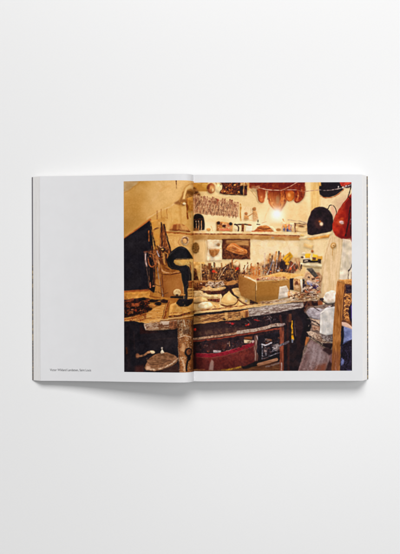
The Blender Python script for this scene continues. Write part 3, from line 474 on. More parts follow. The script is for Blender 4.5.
    L(curve([(196.4, 355), (206, 355.6), (218, 354.8), (232, 351.4), (246, 346.8), (256.4, 342.4)]), 3.7, (136, 36, 50), (118, 32, 42), 1.6, w=.6); L(curve([(195, 352.8), (208, 353.6), (222, 352.4), (240, 347), (255, 341)]), .7, (188, 88, 90), a=.6, w=.6); L(curve([(194, 357), (210, 357.8), (226, 355.4), (242, 350.4), (256, 345.6)]), .6, (140, 84, 70), a=.7)
    P([(211.6, 359), (213.4, 361), (213.2, 371), (208.4, 371), (209.6, 363)], (170, 146, 134), soft=.5, a=.85); R(193.6, 342, 196.2, 373, (46, 24, 24), soft=.6, a=.7)
    P([(194, 369.6), (215, 370.4), (232, 368.4), (250, 365), (283, 361), (290, 374), (194, 374)], (92, 56, 40), (122, 80, 52), NH); L([(222, 370.4), (234, 368.4), (241, 367)], 1.8, (190, 146, 56), (150, 106, 44), .9); L([(194, 370), (204, 369.4)], 1.4, (150, 100, 62)); P([(241, 366.6), (256, 363), (257, 366), (243, 368.8)], (36, 30, 32)); 
    R(254.6, 335, 258, 361, (160, 136, 124), (104, 70, 60), NV, soft=.5); P([(243.6, 339.6), (252, 340.4), (250.6, 343.4), (244.4, 343)], (216, 200, 164)); P([(244, 337), (252, 336.4), (252, 339.6), (244, 339.4)], (128, 76, 48)); E(253, 341.6, 1.4, 1.6, (180, 160, 150)); L([(256.4, 336), (258, 340)], 1, (210, 200, 196))
    P([(258, 336), (282, 331), (282, 362), (262, 362), (257, 352)], (36, 30, 36)); L(curve([(262, 344.6), (266, 345), (271.6, 342.8)]), 1.4, (206, 206, 206)); E(268.6, 340, 3.4, 1.3, (124, 78, 54)); L([(262, 344), (262, 358)], .8, (160, 164, 170)); P([(263.5, 347), (268, 348), (267, 354), (263, 353)], (96, 78, 76), soft=.5, a=.8); P(curve([(273, 345), (278, 343.6), (279.6, 349), (276, 351), (273.4, 349)]), (160, 152, 146), (120, 108, 104), .9); L(curve([(262, 359), (266, 357.6), (273, 355), (280, 352.6)]), .9, (150, 146, 150)); L([(270, 352), (277, 350)], .8, (120, 116, 124)); MOT([(260, 342), (281, 336), (281, 356), (262, 358)], [(84, 76, 80), (60, 42, 44)], .9, .9, a=.8)
    L([(258.6, 364.4), (276.6, 359.6)], 3.1, (188, 142, 110), (164, 116, 86), NH, w=.5); L([(260, 366.6), (278, 361.8)], .9, (88, 56, 44)); L([(266, 366.6), (280, 363)], 1.5, (150, 132, 128), soft=.4, a=.8)
    DK = [(70, 50, 50), (110, 84, 76), (44, 34, 40), (150, 134, 128), (96, 58, 46), (28, 24, 30)]
    clutter(260, 281, 338, 359, 44, DK + [(186, 184, 186)], 1.2, 31, a=.8)
    clutter(197, 252, 341, 351, 50, DK, 1.2, 32, a=.6); clutter(226, 280, 316, 327, 50, DK, 1.2, 33, a=.6)
    L(curve([(262, 344.6), (266, 345), (271.6, 342.8)]), 1.1, (206, 206, 206), a=.9)
    # uprights, dark gap, screwdriver
    P([(279.6, 327), (284.4, 327), (284, 374), (279.6, 374)], (116, 62, 46), (140, 80, 60), NV); P([(281, 312), (300, 308), (312, 318), (310, 330), (305, 346), (298, 374), (283.6, 374), (284, 330)], (36, 29, 34), (46, 34, 36), 3.); L([(287.6, 316), (288, 372)], 1.6, (66, 38, 36), soft=.5); R(288.6, 314, 291.4, 322, (112, 68, 50), a=.8); L([(280, 316), (283, 330)], 2, (80, 46, 42), soft=.5, a=.8)
    L([(291.8, 321), (292.4, 332), (292.6, 339.6)], 1.2, (206, 146, 30), (226, 168, 44), .9, wd2=2.4); L([(292.4, 340), (292.2, 342)], 1.8, (120, 124, 136)); L([(294.6, 321), (295.6, 336)], .7, (96, 74, 76)); L([(280, 345.6), (288.4, 341.6)], 2.2, (124, 120, 122), (90, 80, 84), .9); L([(280, 324.6), (284.4, 324)], 2.2, (160, 146, 140), (120, 100, 96), .9); P([(296, 316), (305, 324), (303, 345), (297, 350)], (52, 34, 36), soft=1.2, a=.7); L([(289, 344), (288.6, 370)], 1.5, (72, 44, 40), soft=.5, a=.8); L([(281.4, 363), (281.6, 370)], 1.2, (190, 170, 160))
    # cloths and crates at right
    P([(304, 312), (308, 306.6), (322, 305), (334, 300), (336, 298), (334, 374), (298, 374), (304, 348), (310, 332), (311, 322)], (140, 122, 108), (110, 90, 80), 1.6)
    P(curve([(306, 312), (310, 308.4), (318, 308), (324, 309), (330, 306), (331, 312), (322, 320), (313, 318.6), (308, 316)]), (186, 182, 182), (160, 152, 152), 1.6); L(curve([(309, 316.4), (315, 319), (321, 318.4)]), .9, (110, 104, 106)); L([(314, 307.6), (320, 311)], 1, (64, 50, 50)); L(curve([(322, 301), (327, 304), (333, 304.6), (330, 308), (324, 310.6)]), 1, (60, 54, 54)); P([(324, 300.6), (334, 301), (332, 304), (327, 303.6)], (150, 140, 126)); 
    P(curve([(297, 309.6), (304, 312), (309, 318), (311.4, 326), (307, 335), (303, 345), (300, 340), (303, 326), (300, 316), (297, 309.6)]), (34, 28, 33))
    P([(311, 318.6), (320, 320.4), (320, 326), (316, 325), (312, 323)], (206, 190, 164), (176, 150, 126), .9); L([(311.6, 320.6), (316, 322.4), (319.6, 325)], 1.1, (52, 40, 42)); P([(312, 325), (320, 326.6), (320, 331), (313, 330)], (150, 110, 86), (178, 150, 124), .9); P([(306.6, 331.6), (311, 331), (322, 335.4), (332, 339.6), (334, 344), (322, 345.6), (312, 339.6)], (190, 172, 148), (150, 128, 110), .9); L([(306, 334), (313, 338.4), (322, 344.6), (330, 348.4)], 1.3, (40, 32, 36)); L([(314, 336.6), (324, 340)], .8, (226, 206, 176), a=.8); MOT([(308, 332), (322, 336), (332, 343), (322, 345)], [(226, 208, 180), (110, 80, 66)], .9, .6)
    P([(306, 336.6), (309.6, 338), (307, 344), (305, 346)], (176, 112, 66), soft=.4)
    P([(320.4, 313), (325, 308.6), (335, 306.6), (334.4, 318), (333.4, 334), (326, 335.4), (320, 333)], (216, 216, 206), (206, 208, 202), 1.6, w=.5); P([(320.6, 316), (323, 310), (327, 309.4), (324, 316), (323, 330)], (226, 216, 190), soft=.8, a=.8); L([(320, 319), (320.4, 333)], .8, (176, 168, 156)); P([(320, 334.6), (333, 333.4), (333, 342), (324, 341)], (150, 140, 134), (110, 96, 92), .9); P([(322, 342.6), (333, 343.6), (331, 348.6), (324, 346)], (50, 36, 40))
    P(curve([(310.6, 340), (316, 342.6), (322, 347), (326, 351.4), (330.4, 356.4), (327, 366), (320, 374), (298.6, 374), (302.4, 360), (306.4, 350), (308.4, 343)], 4), (150, 128, 124), (130, 104, 100), 1.6); P([(312, 344), (318, 346), (326, 356), (322, 362), (312, 362), (309, 354)], (172, 156, 154), soft=1.6, a=.8); P([(298, 374), (303, 360), (307, 350), (309, 354), (306, 366), (304, 374)], (112, 82, 78), soft=1.4, a=.7); P([(312, 374), (316, 366), (327, 363), (324, 374)], (132, 68, 44), soft=1.2, a=.75); MOT([(303, 346), (322, 347), (328, 358), (322, 370), (302, 370)], [(186, 170, 166), (120, 92, 88)], .9, .8, a=.5)
    P([(322, 350), (326, 347), (332, 350), (332, 372), (324, 374), (328, 364), (331, 356)], (54, 34, 38), soft=.5, a=.85); P([(329, 356), (332, 353), (333, 364), (330, 362)], (170, 130, 130), soft=.5, a=.6)
    clutter(308, 332, 318, 345, 30, [(196, 178, 154), (110, 88, 78), (160, 136, 116), (64, 50, 50), (220, 206, 180)], 1.4, 34, a=.55, flat=.35)
    P([(320.4, 313), (325, 308.6), (335, 306.6), (334.4, 318), (333.4, 334), (326, 335.4), (320, 333)], (218, 218, 206), (206, 208, 200), 1.6, w=.5)
    # heap of papers above the crates
    P([(299, 292), (306, 279), (318, 270), (322, 276), (320, 300), (300, 300)], (186, 152, 114), (150, 112, 82), 1.6); P([(305, 266), (320, 266), (320, 272), (309, 271)], (196, 180, 140), soft=.6); 
    P([(306.6, 269), (312, 267.6), (318, 276), (319.4, 281), (314, 278)], (92, 84, 76), (70, 62, 58), 1.6); P([(304, 272), (309, 272), (318, 281), (319, 284.6), (309, 281), (304, 278)], (220, 186, 146), (196, 158, 118), .9); P([(306, 280.6), (309, 280), (318.6, 284.6), (318, 287.6), (308, 284)], (206, 190, 176)); P([(307, 281.6), (311.6, 283.6), (312, 286), (307.6, 284.6)], (120, 134, 180)); P([(309.6, 285), (318.6, 286), (317.6, 289.6), (311, 288)], (72, 54, 100)); P([(303.4, 287.4), (309, 286.6), (313, 290), (309, 294), (304, 293)], (204, 138, 100), (170, 100, 74), .9); P([(312, 289.4), (320, 290.6), (318.6, 297), (312, 296)], (190, 156, 120), (226, 200, 160), .9); MOT([(303, 280), (320, 286), (320, 298), (303, 298)], [(120, 76, 56), (228, 204, 170), (90, 60, 56)], .9, .75); L([(304, 293.4), (312, 295), (320, 294)], 1, (90, 56, 44))
    P([(300, 262.6), (322, 264.6), (321.6, 266.8), (300, 265)], (240, 226, 184)); L([(301, 266), (321, 268)], 1.6, (160, 140, 100), soft=.5); P([(284, 262), (300, 264), (306, 268), (304, 277), (296, 274)], (226, 196, 136), soft=.5, a=.9)
    P([(303.4, 256), (309, 256.6), (309, 262.8), (303.4, 262.4)], (226, 214, 186)); R(303, 259.6, 320.6, 262.4, (44, 32, 34)); R(304, 260.4, 308, 261.6, (206, 190, 160)); R(305.4, 254, 310.8, 258, (228, 170, 46)); P([(312.8, 253.8), (318, 255), (318, 258.4), (313, 258)], (228, 178, 60)); R(311.4, 259.2, 320, 260.6, (226, 180, 44)); E(312.3, 251.4, 1.3, 1.6, (160, 96, 50)); R(312.6, 257.4, 316, 260, (90, 60, 50)); E(302.4, 257.4, 1.6, .8, (70, 44, 40)); E(303.6, 253.4, 2, 1.3, (238, 224, 190)); R(317, 256, 322, 260, (206, 150, 50), a=.8); L([(310.6, 254), (311, 260)], .9, (240, 220, 160)); P([(318, 259), (321, 259), (321, 263.4), (318, 263)], (52, 38, 34))
    # ---- clutter along the back of the bench
    WD = [(150, 98, 56), (90, 54, 40), (196, 146, 90), (52, 36, 36), (220, 190, 140), (120, 72, 46)]
    P([(201, 276), (204, 264), (212, 268), (222, 268), (232, 262), (240, 264), (240, 296), (201, 296)], (98, 60, 40), (150, 102, 62), 1.6, soft=.6)
    P([(226, 268), (240, 270), (238, 284), (240, 294), (224, 292)], (54, 36, 36), soft=.6)
    sticks(201, 240, 262, 280, 46, [(126, 72, 42), (70, 42, 36), (176, 122, 70), (52, 34, 34), (214, 174, 118), (150, 92, 52), (90, 52, 38)], seed=3)
    MOT([(201, 268), (240, 266), (240, 281), (201, 281)], [(58, 36, 34), (190, 140, 86), (120, 70, 44)], .9, .7, a=.85)
    clutter(202, 240, 268, 281, 60, WD, .9, 21)
    R(208.2, 263, 210.8, 270, (122, 72, 40)); L([(200.8, 263), (201.6, 281)], .9, (238, 212, 158)); E(213.6, 271.6, 1.8, 1.3, (206, 66, 42)); E(216, 272.4, 1.2, .9, (226, 120, 70)); E(237.2, 268.4, 1.6, 2, (190, 56, 40)); E(235.8, 270.6, 1, .8, (226, 140, 60)); E(227.6, 268, 2, 1.2, (90, 56, 44)); 
    L([(219.6, 271), (226, 266.4), (232, 263), (233.6, 259)], .9, (70, 46, 40)); L([(219, 279), (222, 273), (225.6, 267.6)], .9, (222, 196, 156)); L([(217.8, 277), (220.6, 270)], .7, (190, 160, 120)); E(236.6, 263.6, 3.4, 3.4, (222, 188, 136), (190, 150, 104), .9, soft=.4); E(237, 263.6, 2, 2, (238, 214, 170), soft=.4); L([(232, 260), (232.6, 268)], 1.2, (190, 120, 60)); L([(229.4, 262), (230.4, 268)], .8, (196, 150, 96))
    P([(193.6, 280.6), (224, 281.4), (238, 280), (238, 283), (222, 286), (193.6, 287)], (164, 108, 60), (190, 138, 84), NH); L([(194, 280.8), (224, 281)], .8, (218, 174, 110))
    P([(194, 284), (204, 282), (208, 285), (206, 291), (194, 290)], (96, 54, 38), (140, 88, 54), .9); P([(205, 285), (209, 281.4), (216, 282), (223, 280.8), (225, 285), (216, 288.4), (207, 287.6)], (190, 168, 140), (220, 202, 172), .9); MOT([(206, 283), (224, 281), (224, 287), (208, 288)], [(70, 50, 46), (236, 222, 196), (120, 88, 70)], .5, .6)
    P(curve([(228, 282), (234, 280.4), (236, 283.6), (230, 287), (226, 285)]), (190, 138, 82)); E(236, 285.6, 1.6, 1, (170, 116, 70)); 
    clutter(194, 224, 282, 290, 40, WD + [(226, 206, 168)], 1., 23)
    P([(222, 286), (240, 284), (240, 298), (222, 302)], (46, 33, 35), (66, 42, 38), .9)
    P(curve([(200, 289.6), (209, 286.4), (213, 288.4), (223.6, 286.6), (225.6, 288.6), (219, 290.8), (206, 291.6)]), (230, 198, 140), (212, 174, 116), .9); L(curve([(203, 291.8), (212, 291.6), (222, 291.2)]), 1.8, (104, 58, 42)); P([(208, 292), (224, 290.6), (226, 294.6), (212, 294.6)], (82, 44, 38), (58, 36, 36), .9)
    P(curve([(193.8, 291), (200, 290.6), (205, 292.6), (210, 295), (220.6, 294.2), (220.8, 298.6), (210, 298), (200, 296.4), (193.8, 297)]), (236, 212, 160), (216, 186, 130), 1.6); E(204.4, 292, 1.3, 1, (70, 46, 44)); L(curve([(200, 293.4), (207, 297), (218, 297.6)]), .6, (150, 110, 76)); L([(220.6, 294.4), (220.4, 302)], 1, (238, 216, 170)); P([(206, 299), (220, 298.6), (219.6, 302.4), (208, 301)], (86, 48, 38), (130, 70, 48), .9)
    P(curve([(193.8, 298.4), (199, 296.6), (204, 297.4), (208, 300.4), (203, 302.4), (193.8, 302.8)]), (232, 202, 144), (214, 178, 120), 1.6); L(curve([(194, 303), (201, 302.6), (207, 301.6)]), .8, (120, 76, 48)); E(205.4, 305.4, 7.2, 3.4, (246, 232, 194), (234, 214, 166), 1.6, rot=-3); L(curve([(198, 307.4), (204, 309.2), (212, 307.4)]), .7, (190, 146, 96), a=.8)
    L(curve([(221, 304.4), (227, 306.2), (234, 304.6), (237.4, 300.6)]), 1.6, (118, 72, 42)); P(curve([(229.2, 291), (232, 294.6), (236.4, 298), (236.4, 302), (232, 304.6), (225, 304.4), (221.4, 301.6), (222.4, 297.4), (226, 293.6)]), (232, 200, 136), (220, 184, 120), 3.); P(curve([(229, 293), (232, 297), (230, 301), (226, 299)]), (244, 220, 166), soft=1, a=.8); L([(222, 302.4), (229, 303.8), (235, 302)], .7, (190, 148, 92), a=.8)
    P(curve([(232, 289.4), (237, 287.8), (242, 288.6), (247.6, 292), (249, 297), (248.6, 301), (245.6, 303.2), (242, 300.4), (238.6, 297.4), (234.6, 294.4)]), (226, 194, 134), (208, 172, 112), 1.6); L(curve([(237, 290), (242, 292.6), (245, 298), (246.4, 302)]), .7, (160, 118, 74), a=.8); E(246, 301, 1.2, 1, (170, 160, 150)); L(curve([(237, 298.6), (242, 302.4), (247, 304.4)]), 1.4, (110, 66, 42)); P([(248, 292), (256, 298), (258, 303.6), (250, 303.6), (249.4, 298)], (56, 38, 36), (100, 64, 44), .9)
    # tools behind the box
    P([(240, 272), (262, 262), (270, 254), (300, 258), (301, 268), (290, 274), (262, 278), (240, 278)], (206, 166, 112), (170, 122, 78), 1.6, soft=.8, a=.7)
    P([(262, 266), (276, 260), (286, 262), (298, 264), (300, 272), (286, 276), (266, 277)], (90, 60, 48), (60, 42, 42), .9, soft=.7, a=.85)
    sticks(241, 262, 262, 277, 22, [(196, 134, 72), (160, 92, 48), (226, 192, 140), (110, 64, 42), (206, 120, 60), (240, 222, 180)], seed=8)
    sticks(262, 286, 251, 274, 34, [(176, 116, 62), (90, 58, 46), (210, 190, 160), (60, 42, 42), (196, 132, 70), (150, 100, 62)], lean=2.8, seed=4)
    sticks(282, 300, 260, 273, 20, [(70, 46, 44), (190, 120, 80), (44, 34, 38), (214, 180, 140), (150, 76, 50)], lean=2.5, seed=6)
    for x in (250.6, 252.8, 256.2, 259.6): L([(x, 267), (x + .2, 275)], 1.5, (200, 128, 62), (180, 106, 50), .9)
    L([(242.4, 272), (247.6, 264.6)], .9, (244, 228, 190)); E(244.4, 273.6, 2.8, 1.4, (90, 50, 42)); L([(273.6, 259.6), (267.2, 274.6)], 1.2, (216, 212, 206)); L([(277, 258), (275.8, 270)], .9, (190, 180, 172)); L([(270.2, 254), (268, 262)], 1.7, (178, 110, 56)); L([(276.4, 252), (274.4, 260)], 1.8, (206, 146, 80)); L([(280.4, 253), (278, 262)], 1.4, (186, 126, 70)); L([(272, 262), (270, 270)], 1.2, (70, 74, 86), a=.8)
    P([(282.6, 258.6), (289.4, 251.6), (293.2, 256.4), (286.8, 263.8)], (220, 168, 52), (200, 146, 44), .9); L([(285.6, 259.4), (290, 255)], 1.3, (150, 116, 64), soft=.4, a=.8); P([(279.6, 262), (283, 260), (287, 265), (284, 272), (279, 270)], (44, 34, 40), soft=.5, a=.85); E(287.4, 264, 2, 1.4, (212, 158, 60)); L([(291, 267), (295, 262), (297, 265)], .9, (206, 190, 170), a=.8); E(290.5, 268.6, 1.2, 1.6, (206, 110, 70)); E(297, 270, 1.5, .9, (190, 90, 70)); 
    clutter(241, 300, 268, 277, 70, WD + [(206, 200, 190), (196, 110, 60)], .8, 22, flat=.9)
    # cardboard box
    P([(254, 281), (262, 276.4), (280, 272.6), (291, 279.8)], (226, 190, 140), (200, 156, 110), .9); MOT([(257, 280), (264, 276.6), (280, 275), (289, 279.4)], [(238, 214, 174), (170, 104, 76), (206, 150, 110)], .9, .4); E(258, 279.4, 1.5, 1, (130, 60, 46))
    P([(262, 277), (280, 272), (288, 273.4), (304.6, 274.6), (296, 277), (288.4, 279.6), (282, 277)], (218, 170, 92), (232, 190, 118), 1.6, w=.6); L([(280, 272.4), (304, 274.6)], .7, (240, 208, 142), w=.5); P([(294, 273.4), (298, 268), (304, 274.6)], (228, 196, 136), soft=.4, a=.8)
    G([(238.4, 275.6), (246, 277), (256.2, 281.6), (256, 302), (240.6, 296), (238.6, 288)], (164, 110, 56), (184, 134, 72), 0); P([(238, 274.6), (244, 274.6), (262, 276), (254, 280), (246, 277)], (206, 146, 84), soft=.4, a=.8); L([(241, 280), (241.4, 295)], .9, (176, 124, 66), a=.6)
    G([(256.2, 281.6), (272, 281), (290, 279.6), (289.6, 297.4), (272, 300.2), (256, 302.6)], (160, 114, 56), (170, 124, 66), 0, w=.6); P([(258, 284), (276, 283), (276, 298), (258, 300)], (156, 110, 54), soft=2, a=.6)
    L([(245, 276.6), (250.6, 278.6), (256.4, 281.6)], 1.6, (240, 222, 182), w=.6); L([(256.3, 281.6), (256.4, 290)], .9, (232, 206, 158), w=.5); L([(255.5, 284), (255.6, 301)], .7, (98, 66, 40), a=.8, w=.5); L([(257, 281.8), (290, 279.8)], .7, (206, 164, 100), w=.5); L([(272, 282.6), (278, 282.2)], 1.2, (140, 98, 54), soft=.5, a=.7)
    P([(279.6, 286.8), (286.4, 285.6), (288.8, 290.6), (288.8, 297), (278, 299.6)], (224, 216, 196), (210, 200, 178), 1.6, w=.5); L([(280, 293.4), (288, 291)], .5, (150, 140, 130), a=.7); L([(279.6, 296.6), (288, 294.4)], .5, (160, 150, 136), a=.6); L([(279.6, 286.8), (286.4, 285.6)], .5, (190, 176, 150))
    P([(289.8, 278.4), (293.4, 278.2), (293.4, 290), (289.8, 289.6)], (38, 30, 36)); P([(293.4, 278.6), (301, 279.4), (302, 292.4), (293.6, 290.6)], (206, 166, 116), (170, 124, 80), .9); E(296.8, 283.6, 1.8, 2.6, (110, 64, 46)); E(296.8, 286.6, 2.2, 1.8, (226, 192, 146), soft=.5); P([(300.4, 279.4), (302, 279.4), (302.8, 292), (301.2, 292)], (238, 228, 206)); P([(302.6, 278), (304.2, 278), (304.4, 292), (303, 292.4)], (40, 30, 34)); P([(288, 291), (304, 293.4), (310, 296.6), (300, 299.4), (288, 298)], (206, 156, 100), (150, 96, 60), .9); MOT([(290, 291), (318, 296), (318, 300), (290, 300)], [(226, 196, 150), (120, 76, 54), (240, 224, 196)], NP, .5); L([(289.6, 296.6), (300, 293.6), (306, 296)], .8, (110, 66, 46))
    MOT([(258, 302), (290, 298), (322, 296), (322, 301), (262, 304)], [(226, 196, 150), (136, 102, 76), (240, 226, 200)], NP, .5); 
    clutter(303, 320, 277, 297, 46, [(214, 180, 140), (110, 74, 58), (226, 206, 180), (86, 66, 90), (190, 120, 84), (64, 46, 48), (236, 222, 200)], 1.3, 24)
    clutter(290, 322, 293, 300, 40, [(214, 176, 124), (120, 78, 54), (236, 216, 180), (80, 52, 44)], 1., 25)
    clutter(257, 289, 277, 280.4, 30, [(238, 214, 174), (190, 120, 90), (150, 90, 62), (222, 176, 130)], .7, 26)
    clutter(214, 222, 303, 308, 8, [(236, 214, 164), (150, 100, 60)], .6, 27)
    # junk right of the bench end
    P(curve([(323, 300), (324.6, 294), (329, 291), (334, 290.6), (337, 294), (336, 302), (328, 303)]), (232, 226, 208), (218, 208, 186), 1.6); E(321.6, 299.4, 2.4, 1.6, (60, 46, 48)); P([(318, 292), (324, 294), (322, 298), (318, 298)], (206, 180, 140), a=.8)
    G([(337.2, 281), (345.6, 282.6), (344.2, 302), (341.8, 330), (339.4, 374), (331.6, 374), (333, 330), (335.4, 300)], (158, 100, 50), (178, 120, 66), 0, w=.5); P([(337.2, 281), (345.6, 282.6), (344.2, 302), (341.8, 330), (339.4, 374), (331.6, 374), (333, 330), (335.4, 300)], (150, 96, 48), (190, 134, 78), NV2, a=.7, w=.5); MOT([(336, 284), (344, 284), (340, 372), (333, 372)], [(206, 150, 92), (116, 66, 36)], NV, .8, a=.7); P([(337, 279.8), (354, 279), (354, 285), (346, 284.4)], (204, 156, 96), (180, 126, 70), .9, w=.5); P([(333, 350), (340, 352), (339.4, 374), (331.6, 374)], (120, 70, 56), soft=2, a=.6); L([(335.4, 363), (336, 371)], .8, (196, 150, 130), a=.6)
    P([(344.8, 284), (354, 284.6), (354, 330), (342, 330)], (122, 78, 48), (84, 52, 44), 1.6); R(345.8, 285.4, 354, 293.4, (46, 34, 46), (70, 56, 60), .9, w=.5); MOT([(344.4, 293), (353, 293), (352, 321), (343, 321)], [(222, 168, 104), (178, 112, 58), (70, 40, 36), (200, 140, 76)], .9, .35); L([(344.6, 286), (343.8, 302), (342, 322)], .8, (84, 50, 44)); 
    for y in (295, 300, 304.6, 309, 313.6, 318): L(curve([(344.6, y + 1.2), (347, y - .8), (349.4, y + .6)]), 1.0, (226, 170, 104))
    P(curve([(352.6, 302), (349.4, 306), (348.6, 313), (350, 320), (353, 324)]), (36, 28, 46)); P([(350.8, 306), (354, 303), (354, 320), (351, 318)], (82, 62, 132)); P([(341.8, 321.4), (346, 322.6), (354, 328), (354, 331), (346, 328), (341.6, 325.4)], (206, 178, 156)); P([(342.6, 326), (354, 330), (354, 340), (342.6, 345)], (112, 124, 162), (128, 140, 176), 1.6); P([(341.6, 326), (344, 327), (343, 346), (340.4, 346)], (32, 28, 36)); P([(341, 345), (346, 341.6), (354, 338.6), (354, 374), (339.6, 374)], (33, 28, 37), (44, 36, 50), .9); P(curve([(341.4, 357.6), (344, 360), (343.6, 364), (341, 366)]), (110, 120, 160), soft=.4); L([(343, 344), (347, 341.6)], .8, (90, 100, 140), a=.8); L([(346.4, 370.8), (351, 370.2)], .8, (90, 90, 140), a=.7); MOT([(342, 346), (353, 342), (353, 371), (341, 371)], [(70, 62, 84), (22, 20, 28)], .9, .9, a=.7)

    for q in ([(312, 345), (311, 354), (307, 366)], [(318, 349), (317, 358), (313, 370)], [(323, 353), (321, 362), (318, 370)], [(306, 356), (304, 364), (301, 371)]): L(curve(q), 1.4, (112, 92, 90), soft=.9, a=.5)
    for q in ([(314, 345), (313.4, 355), (310, 366)], [(320.6, 351), (319, 361), (315.6, 370)]): L(curve(q), 1.0, (190, 178, 176), soft=.7, a=.5)
    for x in (322.6, 326, 329.4): L([(x, 313), (x - .4, 333)], .5, (186, 184, 174), soft=.3, a=.6)
    for q in ([(308, 311), (314, 313), (321, 311)], [(310, 315), (317, 315.6), (324, 312)]): L(curve(q), .7, (128, 122, 126), soft=.4, a=.6)
    for q in ([(345, 350), (348, 356), (346, 364)], [(350, 346), (351, 356), (349, 366)], [(343, 366), (347, 369)]): L(curve(q), .7, (74, 70, 96), soft=.4, a=.6)
    for q in ([(344, 331), (348, 334), (352, 334)], [(344, 337), (348, 338.6)]): L(curve(q), .7, (88, 98, 134), soft=.4, a=.6)
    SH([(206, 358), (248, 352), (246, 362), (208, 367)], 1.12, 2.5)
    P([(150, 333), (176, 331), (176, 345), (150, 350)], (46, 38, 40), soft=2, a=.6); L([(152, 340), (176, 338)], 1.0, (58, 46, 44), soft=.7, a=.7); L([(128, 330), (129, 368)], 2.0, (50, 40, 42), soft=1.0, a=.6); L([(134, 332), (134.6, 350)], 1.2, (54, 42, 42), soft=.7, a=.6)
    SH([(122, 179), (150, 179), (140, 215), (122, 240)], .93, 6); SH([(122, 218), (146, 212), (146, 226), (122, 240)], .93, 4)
    SH([(194, 181), (203, 181), (201, 300), (194, 300)], .90, 2.5, (.8, 1, 1.3)); SH([(183, 185), (194, 185), (194, 300), (183, 300)], .95, 3); SH([(193, 300), (201, 300), (201, 372), (193, 372)], .72, 2.2)  # shade of the page valley, painted into the ink either side of the gutter
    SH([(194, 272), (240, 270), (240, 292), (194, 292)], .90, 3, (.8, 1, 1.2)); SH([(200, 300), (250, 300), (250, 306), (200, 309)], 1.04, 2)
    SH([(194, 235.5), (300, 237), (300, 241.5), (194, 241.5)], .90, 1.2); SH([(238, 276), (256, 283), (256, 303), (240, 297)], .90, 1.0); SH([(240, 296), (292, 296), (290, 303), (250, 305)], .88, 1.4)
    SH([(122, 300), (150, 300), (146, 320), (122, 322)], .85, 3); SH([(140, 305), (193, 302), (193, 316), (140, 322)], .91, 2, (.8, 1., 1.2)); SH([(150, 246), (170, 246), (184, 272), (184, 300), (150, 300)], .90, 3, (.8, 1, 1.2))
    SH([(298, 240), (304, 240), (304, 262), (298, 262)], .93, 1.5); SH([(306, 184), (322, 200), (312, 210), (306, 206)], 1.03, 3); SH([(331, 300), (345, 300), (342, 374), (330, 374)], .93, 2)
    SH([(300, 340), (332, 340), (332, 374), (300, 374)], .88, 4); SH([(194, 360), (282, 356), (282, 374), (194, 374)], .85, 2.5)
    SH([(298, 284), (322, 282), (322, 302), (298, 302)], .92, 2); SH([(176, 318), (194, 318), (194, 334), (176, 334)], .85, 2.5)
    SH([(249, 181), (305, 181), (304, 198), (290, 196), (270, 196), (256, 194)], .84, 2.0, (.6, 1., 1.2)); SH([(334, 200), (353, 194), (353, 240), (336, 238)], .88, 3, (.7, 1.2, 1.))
    for x, y, rx in ((272.4, 203, 1.0), (289, 194.6, 1.3), (261.4, 197, .9), (297.8, 196, .8), (284, 199, .6), (301.6, 190, .7)): E(x, y, rx, rx * 1.3, (240, 184, 122), soft=.5, a=.7)
    # soft lens blur, then film grain and fine tonal unevenness
    C = _blur(C, .19 * INK_K)
    D = C + (C - _blur(C, .6 * INK_K)) * .6
    g = N[.5] * .7 + _noise(rng, .3) * 1.2 + N[1.6] * .7 + N[3.] * 1.0 + N[7.] * 2.0
    D = D + g[..., None] * (.35 + .65 * (D.mean(2, keepdims=True) / 255))
    y_ = D.mean(2, keepdims=True); D = y_ + (D - y_) * 1.06
    hi = np.clip((y_ - 165) / 45, 0, 1) * np.clip((262 - D.max(2, keepdims=True)) / 30, 0, 1)
    lampd = np.exp(-(((gx[None, :] - 272) / 40) ** 2 + ((gy[:, None] - 216) / 22) ** 2))[..., None]
    D = D + hi * np.array([1., -3., -2.]) + np.clip((y_ - 70) / 80, 0, 1) * np.array([4., -3., -1.])
    D = D * (1 - .015 * np.clip((y_ - 115) / 50, 0, 1) * (1 - lampd) * np.clip((262 - y_) / 25, 0, 1))
    D = (D - 120) * 1.09 + 116
    return np.clip(D, 4, 255)

# ------------------------------------------------------------------ helpers
def lin(c):
    c = np.asarray(c, float) / 255.0
    return np.where(c <= .04045, c / 12.92, ((c + .055) / 1.055) ** 2.4)

def material(name, base=(.8, .8, .8), rough=.6, spec=.3):
    m = bpy.data.materials.new(name); m.use_nodes = True
    nt = m.node_tree; b = nt.nodes['Principled BSDF']
    b.inputs['Base Color'].default_value = (*base, 1); b.inputs['Roughness'].default_value = rough
    b.inputs['Specular IOR Level'].default_value = spec
    return m, nt, b

def node(nt, kind, **kw):
    n = nt.nodes.new(kind)
    for k, v in kw.items(): setattr(n, k, v)
    return n

def mapped_noise(nt, scale, stretch=(1, 1, 1), detail=4, rough=.55, coord='Object'):
    tc = node(nt, 'ShaderNodeTexCoord'); mp = node(nt, 'ShaderNodeMapping'); mp.inputs['Scale'].default_value = stretch
    n = node(nt, 'ShaderNodeTexNoise'); n.inputs['Scale'].default_value = scale; n.inputs['Detail'].default_value = detail; n.inputs['Roughness'].default_value = rough
    nt.links.new(tc.outputs[coord], mp.inputs['Vector']); nt.links.new(mp.outputs['Vector'], n.inputs['Vector'])
    return n

def ramp(nt, src, stops):
    r = node(nt, 'ShaderNodeValToRGB'); e = r.color_ramp.elements
    while len(e) < len(stops): e.new(.5)
    for q, (p, c) in zip(e, stops): q.position = p; q.color = (*c, 1)
    nt.links.new(src, r.inputs['Fac']); return r

def bump(nt, b, src, strength, dist):
    q = node(nt, 'ShaderNodeBump'); q.inputs['Strength'].default_value = strength; q.inputs['Distance'].default_value = dist
    nt.links.new(src, q.inputs['Height']); nt.links.new(q.outputs['Normal'], b.inputs['Normal'])

